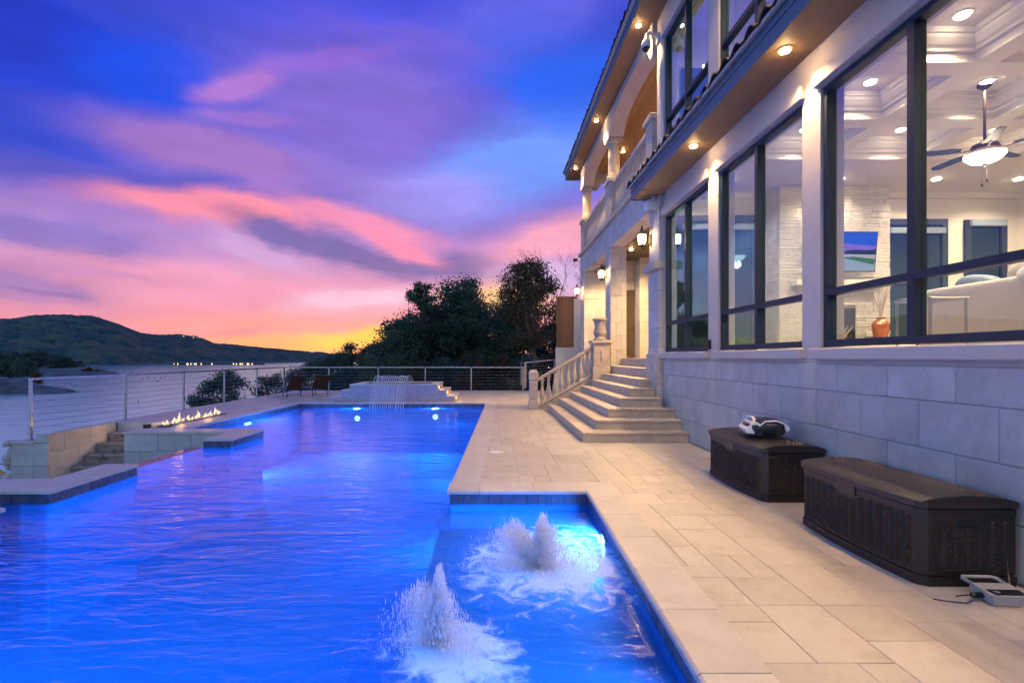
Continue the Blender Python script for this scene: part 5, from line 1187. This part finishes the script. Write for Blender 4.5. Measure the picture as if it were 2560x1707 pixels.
tv = empty('television', (0, 0, 0), 'wall mounted television showing a dusk house on the white brick chimney', 'television')
MB().cbox(-.745, .745, -.03, .02, -.42, .42, .006).build('casing', M['black_plastic'], tv); MB().box(-.2, .2, .02, .10, -.1, .1).build('wall_bracket', M['metal_dark'], tv)
scr = MB().quad((-.725, -.032, -.40), (.725, -.032, -.40), (.725, -.032, .40), (-.725, -.032, .40)).build('screen', emit('screen_sky', lin((40, 85, 205)), .9), tv)
def pic(nm, pts, col, d):
    MB().add([(x, -.032 - d, z) for x, z in pts], [tuple(range(len(pts)))]).build(nm, emit(nm, lin(col), .9), scr)
pic('screen_cloud', [(-.72, .10), (-.3, .05), (.3, .0), (.72, -.02), (.72, .12), (.2, .16), (-.4, .26), (-.72, .22)], (135, 105, 200), .001)
pic('screen_glow', [(-.72, -.12), (.72, -.14), (.72, -.02), (.2, .0), (-.72, .05)], (200, 165, 205), .0014)
pic('screen_driveway', [(-.72, -.40), (.72, -.40), (.72, -.22), (0.1, -.10), (-.72, -.12)], (150, 165, 175), .002); pic('screen_lawn', [(.0, -.12), (.70, -.27), (.70, -.14), (.25, -.10)], (60, 110, 45), .003)
pic('screen_wall', [(.15, -.02), (.72, -.06), (.72, -.15), (.25, -.10)], (190, 175, 165), .0034); pic('screen_trees', [(.02, -.02), (.1, .03), (.3, .045), (.5, .03), (.72, .05), (.72, -.06), (.05, -.05)], (30, 36, 40), .0042)
pic('screen_house', [(-.72, -.14), (-.10, -.12), (-.06, -.02), (-.06, .14), (-.72, .12)], (205, 195, 170), .005); pic('screen_roof', [(-.72, .12), (-.04, .14), (-.10, .19), (-.5, .22), (-.72, .2)], (45, 35, 38), .006); pic('screen_garage', [(-.6, -.13), (-.28, -.12), (-.28, .0), (-.6, .0)], (35, 60, 70), .006)
tv.location = (7.39, 10.60, 3.83); tv.rotation_euler = (R(6), 0, 0)

so = empty('sofa', (6.15, 5.7, FL), 'cream sofa with its back to the widest window', 'sofa')
MB().sup((5.95, 5.75, FL + .48), (.17, 1.08, .45), .16, .14, 36, 14).build('backrest', M['sofa'], so, True); MB().sup((6.45, 5.75, FL + .26), (.5, 1.02, .18), .2, .2, 28, 10).build('seat', M['sofa'], so, True)
for y in (6.74, 4.76): MB().sup((6.40, y, FL + .33), (.55, .12, .32), .25, .25, 24, 10).build('arm', M['sofa'], so, True)
for (x, y) in ((5.9, 6.7), (5.9, 4.8), (6.85, 6.7), (6.85, 4.8)): MB().box(x - .03, x + .03, y - .03, y + .03, FL, FL + .1).build('foot', M['door'], so)
def cushion(x, y, z, rx, ry, rz, rot, mt, label, nm='cushion'):
    o = MB().sup((0, 0, 0), (rx, ry, rz), .75, .35, 28, 12).build(nm, M[mt], None, True); tag(o, label, 'cushion'); o.location = (x, y, z); o.rotation_euler = rot; return o
cushion(6.20, 6.35, FL + .88, .09, .28, .20, (R(12), R(-18), 0), 'cushion', 'blue grey cushion lying along the top of the sofa'); cushion(6.22, 5.72, FL + .94, .10, .24, .24, (R(-10), R(-15), 0), 'sofa', 'cream cushion standing on the sofa between the blue cushion and the fur throw')
th_ = MB().sup((6.02, 5.30, FL + .92), (.26, .30, .13), .6, .6, 30, 14).build('fur_throw', M['fur'], None, True); tag(th_, 'fluffy white fur throw draped over the sofa back', 'throw')
stb = empty('side_table', (4.75, 5.42, FL), 'glass topped side table with slim metal legs by the window', 'side table')
MB().cbox(4.55, 4.95, 5.20, 5.64, FL + .66, FL + .68, .004).build('table_top', M['table_glass'], stb); MB().tube([(4.55, 5.2, FL + .65), (4.95, 5.2, FL + .65), (4.95, 5.64, FL + .65), (4.55, 5.64, FL + .65), (4.55, 5.2, FL + .65)], .014, 6).build('apron', M['steel'], stb)
for (x, y) in ((4.56, 5.21), (4.94, 5.21), (4.94, 5.63), (4.56, 5.63)): MB().tube([(x, y, FL), (x, y, FL + .66)], .013, 6).build('leg', M['steel'], stb)
va = empty('floor_vase', (8.16, 10.5, 1.86), 'copper glazed vase of dried reeds on the hearth', 'vase')
MB().lathe([(.0, 0), (.085, 0), (.09, .02), (.12, .16), (.155, .32), (.158, .40), (.13, .48), (.075, .53), (.07, .55), (.095, .575), (.08, .57), (.05, .54)], (8.16, 10.5, 1.86), 24).build('vase_body', M['vase'], va, True)
for k in range(16):
    a = random.random() * 2 * pi; sp_ = random.uniform(.05, .32); h = random.uniform(.45, .85); MB().tube([(8.16, 10.5, 2.36), (8.16 + sp_ * .4 * cos(a), 10.5 + sp_ * .3 * sin(a), 2.40 + h * .5), (8.16 + sp_ * cos(a), 10.5 + sp_ * .7 * sin(a), 2.40 + h)], [.006, .008, .004], 5).build('reed', M['twig'] if k % 3 else M['white_plastic'], va)
dw = empty('dried_branches', (7.2, 10.6, 1.86), 'bundle of pale dried branches set before the fireplace', 'decoration')
for k in range(14):
    a = random.random() * 2 * pi; l = random.uniform(.12, .34); MB().tube([(7.28, 10.5, 1.87), (7.28 + l * .5 * cos(a), 10.5 + .1 * sin(a), 1.9 + l * .5), (7.28 + l * cos(a), 10.5 + .16 * sin(a), 1.92 + l * 1.0)], [.016, .011, .005], 5).build('branch', M['twig'], dw)
ch = empty('chandelier', (4.62, 10.4, 8.9), 'small bright chandelier inside the upper window', 'chandelier')
MB().tube([(4.62, 10.4, 8.99), (4.62, 10.4, 7.6)], .01, 6).build('stem', M['bronze'], ch)
for k in range(5):
    a = 2 * pi * k / 5 + .3; MB().tube([(4.62, 10.4, 7.62), (4.62 + .12 * cos(a), 10.4 + .12 * sin(a), 7.55), (4.62 + .2 * cos(a), 10.4 + .2 * sin(a), 7.62)], .007, 6).build('arm', M['bronze'], ch); MB().sup((4.62 + .2 * cos(a), 10.4 + .2 * sin(a), 7.67), (.022, .022, .05), 1, 1, 10, 8).build('bulb', M['lamp_in'], ch, True)

# ================================================================== TREES AND SHRUBS
def leaves(c, r_, n, lsz):
    """n rhombic leaves round clump centres c with radii r_"""
    k = rng.integers(0, len(c), n); d = rng.normal(0, 1, (n, 3)); d /= np.linalg.norm(d, axis=1)[:, None] + 1e-6; rad = rng.random(n) ** .5 * np.where(rng.random(n) < .22, 1.45, 1.0)
    p = c[k] + d * rad[:, None] * r_[k][:, None] * np.array([1, 1, .72])
    u = rng.normal(0, 1, (n, 3)); u /= np.linalg.norm(u, axis=1)[:, None]; w_ = np.cross(u, rng.normal(0, 1, (n, 3))); w_ /= np.linalg.norm(w_, axis=1)[:, None] + 1e-6
    s_ = lsz * (.6 + .8 * rng.random(n))[:, None]
    V = np.stack([p + u * s_, p + w_ * s_ * .5, p - u * s_, p - w_ * s_ * .5], 1).reshape(-1, 3); return V, np.arange(n * 4).reshape(-1, 4)
def tree(name, base, top, wdt, nclump, nleaf, lsz, mt, label, cat, group, lowest=.25, bark='bark', trunk_r=.16, lean=0, sparse=False, dense=1.0, depth=None):
    bx, by, bz = base; H = top - bz; depth = depth or wdt
    t_ = empty(name, base, label, cat, group); cz = []; cr_ = []
    for i in range(nclump):
        for _ in range(30):
            a = rng.random() * 2 * pi; q = .84 * rng.random() ** .5; h = lowest + (1 - lowest) * rng.random() ** .85
            env = math.sqrt(max(0.03, 1 - ((h - lowest) / (1 - lowest) * 1.0 - .38) ** 2 / .42)) if h > lowest else .3
            x = bx + lean * h + q * env * wdt / 2 * cos(a); y = by + q * env * depth / 2 * sin(a)
            if env > .1: break
        rr = wdt * (.12 + .11 * rng.random()) * (.75 if sparse else 1); cz.append((x, y, bz + H * h - rr * .6)); cr_.append(rr)
    c = np.array(cz); r_ = np.array(cr_)
    V, Fc = leaves(c, r_, int(nleaf * dense), lsz); o = link('crown', fast_mesh('crown', V - np.array(base), Fc), M[mt], t_, base)
    mb = MB(); fork = bz + H * max(.18, lowest * .8)
    mb.tube([(bx, by, bz - .3), (bx + lean * .1 + wdt * .02, by, (bz + fork) / 2), (bx + lean * .3, by, fork)], [trunk_r * 1.25, trunk_r, trunk_r * .8], 8)
    for i in range(min(len(c), 16)):
        e_ = Vector(c[i]); s_ = Vector((bx + lean * .3, by, fork)); md = s_.lerp(e_, .5) + Vector((rng.normal() * .15, rng.normal() * .15, .1 * H * .3)); mb.tube([s_, md, e_], [trunk_r * .55, trunk_r * .32, trunk_r * .1], 5)
    mb.build('trunk', M[bark], t_); return t_
def gz(x, y): return float(ground_h(np.array(x), np.array(y)))
def ptree(name, px, toppy, wpx, Y, ncl, nl, lsz, mt, label, cat='tree', group='trees on the bank beyond the deck', **k):
    x, y, zt = P(px, toppy, Y); return tree(name, (x, y, min(gz(x, y), zt - 1.2)), zt, wpx * 1.12 / F * Y, int(ncl * 1.9), int(nl * 1.7), lsz, mt, label, cat, group, **k)
TG = 'trees on the bank beyond the deck'
ptree('oak_tree', 1150, 693, 175, 36, 46, 15000, .085, 'oak', 'domed dark oak crown rising highest in the middle of the tree mass', trunk_r=.22, lowest=.35)
ptree('oak_tree', 1055, 705, 95, 34, 22, 5500, .075, 'oak', 'open topped oak with sky showing through left of the highest oak', trunk_r=.15, lowest=.45, sparse=True)
ptree('oak_tree', 1085, 765, 270, 38, 60, 22000, .10, 'oak2', 'broad dark tree filling the centre of the tree mass', trunk_r=.2, lowest=.1)
ptree('oak_tree', 1000, 792, 170, 33, 44, 13000, .085, 'oak', 'rounded dark tree at the left shoulder of the tree mass', lowest=.12)
ptree('oak_tree', 968, 842, 110, 36, 30, 8000, .085, 'oak2', 'low dark tree at the left edge of the tree mass', lowest=.1)
ptree('oak_tree', 1215, 752, 170, 42, 40, 13000, .10, 'oak2', 'dark tree between the highest oak and the tall brown tree', lowest=.1)
ptree('oak_tree', 1342, 640, 150, 30, 40, 9500, .075, 'rust', 'tall brown leaved tree with a pale bare trunk beside the house', trunk_r=.13, lowest=.46, bark='bark_pale', lean=-.5)
ptree('oak_tree', 1285, 738, 150, 35, 44, 13000, .085, 'oak', 'dark tree behind the tall brown tree', lowest=.08)
ptree('oak_tree', 1390, 800, 120, 33, 30, 9000, .085, 'oak2', 'dark tree behind the cedar fence', lowest=.05)
ptree('oak_tree', 880, 853, 80, 46, 18, 4200, .09, 'oak', 'small feathery tree at the lake end of the bank', lowest=.25)
ptree('oak_tree', 930, 858, 80, 44, 20, 5500, .09, 'rust', 'small olive brown tree left of the tree mass', lowest=.15)
ptree('oak_tree', 845, 882, 110, 52, 24, 6000, .10, 'oak2', 'low tree on the bank closest to the water', lowest=.05)
ptree('oak_tree', 800, 893, 90, 70, 22, 4500, .11, 'oak', 'faint low tree farthest along the shore', lowest=.05)
# bare winter tree by the house corner
bt = empty('bare_tree', (5.4, 32, -1), 'leafless thin twigged tree behind the far house corner', 'tree')
def twig(mb, p, d, l, r_, dep):
    e_ = p + d * l; mb.tube([p, (p + e_) / 2 + Vector((rng.normal(), rng.normal(), rng.normal())) * l * .05, e_], [r_, r_ * .8, r_ * .6], 4, False)
    if dep:
        for _ in range(3 if dep > 1 else 4):
            nd = (d + Vector((rng.normal() * .5, rng.normal() * .5, rng.normal() * .3 + .15))).normalized(); twig(mb, e_ - d * l * rng.random() * .4, nd, l * rng.uniform(.55, .8), r_ * .58, dep - 1)
mb = MB(); twig(mb, Vector((5.4, 32, -1)), Vector((0, 0, 1)), 4.2, .08, 5); mb.build('branches', M['bark'], bt)
# shrubs behind the far railing and along the lake railing
SG = 'shrubs behind the deck railings'
for i, (px, tp, wd, Y, mt, lab) in enumerate([
    (870, 898, 130, 27, 'oak2', 'dark shrub behind the loungers'), (955, 880, 130, 27, 'oak', 'green shrub directly behind the spa jets'), (1040, 895, 120, 26.5, 'shrub', 'brownish shrub behind the right end of the spa'),
    (1110, 885, 120, 27, 'oak2', 'dark shrub behind the middle of the far railing'), (1180, 880, 110, 26, 'shrub', 'russet shrub behind the far railing right of the spa'), (1245, 878, 110, 26.5, 'shrub', 'russet shrub near the right end of the far railing'),
    (1310, 885, 100, 27, 'oak', 'green shrub behind the railing corner post'), (1365, 880, 90, 26, 'shrub', 'brown shrub behind the short sloping railing'),
    (575, 922, 150, 25, 'oak', 'open leafy shrub rising behind the lake railing above the fire trough'), (530, 950, 110, 23.5, 'oak', 'sparse shrub spreading left of the open leafy shrub'), (680, 930, 110, 27, 'oak2', 'dense dark shrub behind the lake railing beside the loungers'), (745, 905, 110, 28, 'oak2', 'dark shrub at the railing corner behind the left lounger')]):
    x, y, zt = P(px, tp, Y); zb = min(gz(x, y), zt - 2.0) if i > 7 else -2.2
    tree('shrub', (x, y, max(zb, zt - 3.6)), zt, wd / F * Y, 30, 5200 if i not in (8, 9) else 7500, .055, mt, lab, 'shrub', SG, lowest=.03, trunk_r=.05)

# trees and golden brush on the near points of land
PG = 'trees on the wooded point across the water'
protos = []
def far_tree(src, loc, sc_, rot, lab):
    r_ = src.copy(); COL.objects.link(r_); r_.location = loc; r_.rotation_euler[2] = rot; r_.scale = (sc_, sc_, sc_ * random.uniform(.85, 1.15)); r_['label'] = lab
    for chd in src.children:
        c = chd.copy(); COL.objects.link(c); c.parent = r_
    return r_
lab_t = 'rounded dark tree in the wood on the point across the water'; lab_b = 'golden autumn bush on the gravel point across the water'
first = {}
for mt, nm, lab in (('oak', 'lakeside_tree', lab_t), ('oak2', 'lakeside_tree', lab_t), ('gold', 'autumn_bush', lab_b)):
    first[mt] = tree(nm, (0, 0, 0), 9.0 if mt != 'gold' else 4.0, 9.5 if mt != 'gold' else 5.5, 26, 2600, .42 if mt != 'gold' else .3, mt, lab, 'tree' if mt != 'gold' else 'bush', PG if mt != 'gold' else 'golden bushes on the gravel points', lowest=.02, trunk_r=.25)
used = set()
def put(mt, px, py, Y, sc_):
    x, y, z = P(px, py, Y); z = max(z, LAKE + .3)
    if mt not in used: used.add(mt); o = first[mt]; o.location = (x, y, z); o.scale = (sc_,) * 3; return
    far_tree(first[mt], (x, y, z), sc_, random.random() * 6, first[mt]['label'])
for i in range(46):
    px = -60 + i * 5.8 + random.uniform(-6, 6); Y = 440 + random.uniform(-10, 60); put(random.choice(['oak', 'oak2']), px, 921 - max(0, (60 - px)) * .04 + random.uniform(-3, 3), Y, random.uniform(1.2, 1.8) * (1 if px < 170 else .6))
for i in range(22):
    px = -50 + i * 6 + random.uniform(-5, 5); put(random.choice(['oak', 'oak2']), px, 945 - i * .4, 330 + random.uniform(-20, 30), random.uniform(1.2, 1.7) * (1 if px < 50 else .7))
for (px, py, Y, s_) in [(222, 931, 425, 1.1), (210, 933, 425, .9), (242, 931, 428, .6), (45, 968, 240, .8), (60, 965, 240, .75), (93, 950, 260, .9), (32, 970, 240, .6), (100, 957, 250, .7)]: put('gold', px, py, Y, s_)

# ---- far houses, boat dock, markers
M['far_wall'] = mat('far_house_wall', (.32, .29, .26), .8, .05, 1); M['far_roof'] = mat('far_house_roof', (.10, .09, .09), .8, .05, 1)
def far_house(px, py, Y, w_, lab, lit=True, h=5):
    x, y, z = P(px, py, Y); e_ = empty('lakeside_house', (x, y, z), lab, 'house', 'houses on the far hillside')
    MB().box(x - w_ / 2, x + w_ / 2, y - 5, y + 5, z - 6, z + h).build('wall', M['far_wall'], e_); MB().add([(x - w_ / 2 - .6, y - 5.6, z + h), (x + w_ / 2 + .6, y - 5.6, z + h), (x + w_ / 2 + .6, y + 5.6, z + h), (x - w_ / 2 - .6, y + 5.6, z + h), (x - w_ / 4, y, z + h + 3), (x + w_ / 4, y, z + h + 3)], [(0, 1, 5, 4), (1, 2, 5), (2, 3, 4, 5), (3, 0, 4), (0, 3, 2, 1)]).build('roof', M['far_roof'], e_)
    n = max(2, int(w_ / 5))
    for k in range(n):
        xx = x - w_ / 2 + w_ * (k + .5) / n; MB().box(xx - .9, xx + .9, y - 5.1, y - 5.02, z + 1.2, z + 3.2).build('window', M['far_lamp'] if lit and k % 2 == 0 else M['door_glass'], e_)
far_house(452, 843, 1400, 26, 'long lit house on the ridge crest left of the saddle'); far_house(484, 846, 1420, 22, 'lit house at the right end of the ridge crest'); far_house(525, 868, 1450, 24, 'pale unlit house below the ridge right of the crest', False)
far_house(590, 869, 1600, 18, 'lit house on the descending ridge'); far_house(622, 873, 1650, 16, 'small lit house farther down the descending ridge'); far_house(530, 889, 1250, 14, 'orange lit house low on the far slope'); far_house(560, 892, 1280, 12, 'pale unlit cabin low on the far slope', False); far_house(660, 897, 1400, 14, 'orange lit house near the far waterline'); far_house(122, 884, 1000, 13, 'pale boathouse on the big hill', False, 9)
dk = empty('boat_dock', P(515, 911, 1030), 'long covered boat dock with lights along the far shore', 'boat dock')
xa, xb = P(375, 911, 1030)[0], P(656, 911, 1030)[0]
MB().box(xa, xb, 1022, 1040, LAKE + 3.4, LAKE + 4.3).build('roof', mat('dock_roof_metal', (.16, .24, .30), .6), dk); MB().box(xa, xb, 1024, 1040, LAKE - .3, LAKE + .5).build('platform', M['far_roof'], dk); MB().box(xa, xb, 1038, 1039, LAKE + .5, LAKE + 3.4).build('back_screen', M['far_roof'], dk)
for k in range(24): x = xa + (xb - xa) * (k + .5) / 24; MB().box(x - .2, x + .2, 1023, 1023.4, LAKE, LAKE + 3.4).build('post', M['steel'], dk)
for k in range(22):
    x = xa + (xb - xa) * (random.random() * .88 + .08); MB().box(x - .6, x + .6, 1022.2, 1022.6, LAKE + 1.2, LAKE + 2.2).build('dock_lamp', M['far_lamp'], dk)
for i, (px, py) in enumerate([(291, 931), (311, 931), (331, 931), (375, 931), (388, 931.5), (355, 948), (371, 947), (387, 946), (402, 945), (413, 942), (392, 955), (396, 953), (346, 1006)]):
    Y = 15 * F / (py - VY); x = (px - VX) / F * Y; s_ = Y / 400
    if i == 12: MB().tube([(x, Y, LAKE - .5), (x, Y, LAKE + .9)], .12, 8).build('post', M['metal_dark'], empty('mooring_post', (x, Y, LAKE), 'thin dark post standing in the lake behind the railing', 'post'))
    else: MB().lathe([(0, -.3), (.45 * s_, 0), (.4 * s_, .35 * s_), (.12 * s_, .9 * s_), (0, 1.0 * s_)], (x, Y, LAKE), 8).build('float', M['metal_dark'], empty('buoy', (x, Y, LAKE), 'dark buoy out on the lake, %s from the left in the %s row' % (['first', 'second', 'third', 'fourth', 'fifth', 'sixth', 'seventh'][i if i < 5 else i - 5], 'nearer' if i > 4 else 'far'), 'buoy', ['far row of buoys', 'nearer row of buoys'][i > 4]))
yb = empty('yellow_boom', P(8, 1180, 14), 'yellow steel boom with cables below the retaining wall', 'boom')
MB().tube([P(-40, 1160, 14), P(26, 1192, 14)], .06, 8).build('beam', M['yellow'], yb); MB().tube([P(-40, 1150, 14), P(20, 1163, 14)], .012, 5).build('cable', M['metal_dark'], yb); MB().tube([P(-20, 1170, 14), P(24, 1215, 14)], .012, 5).build('cable', M['metal_dark'], yb)
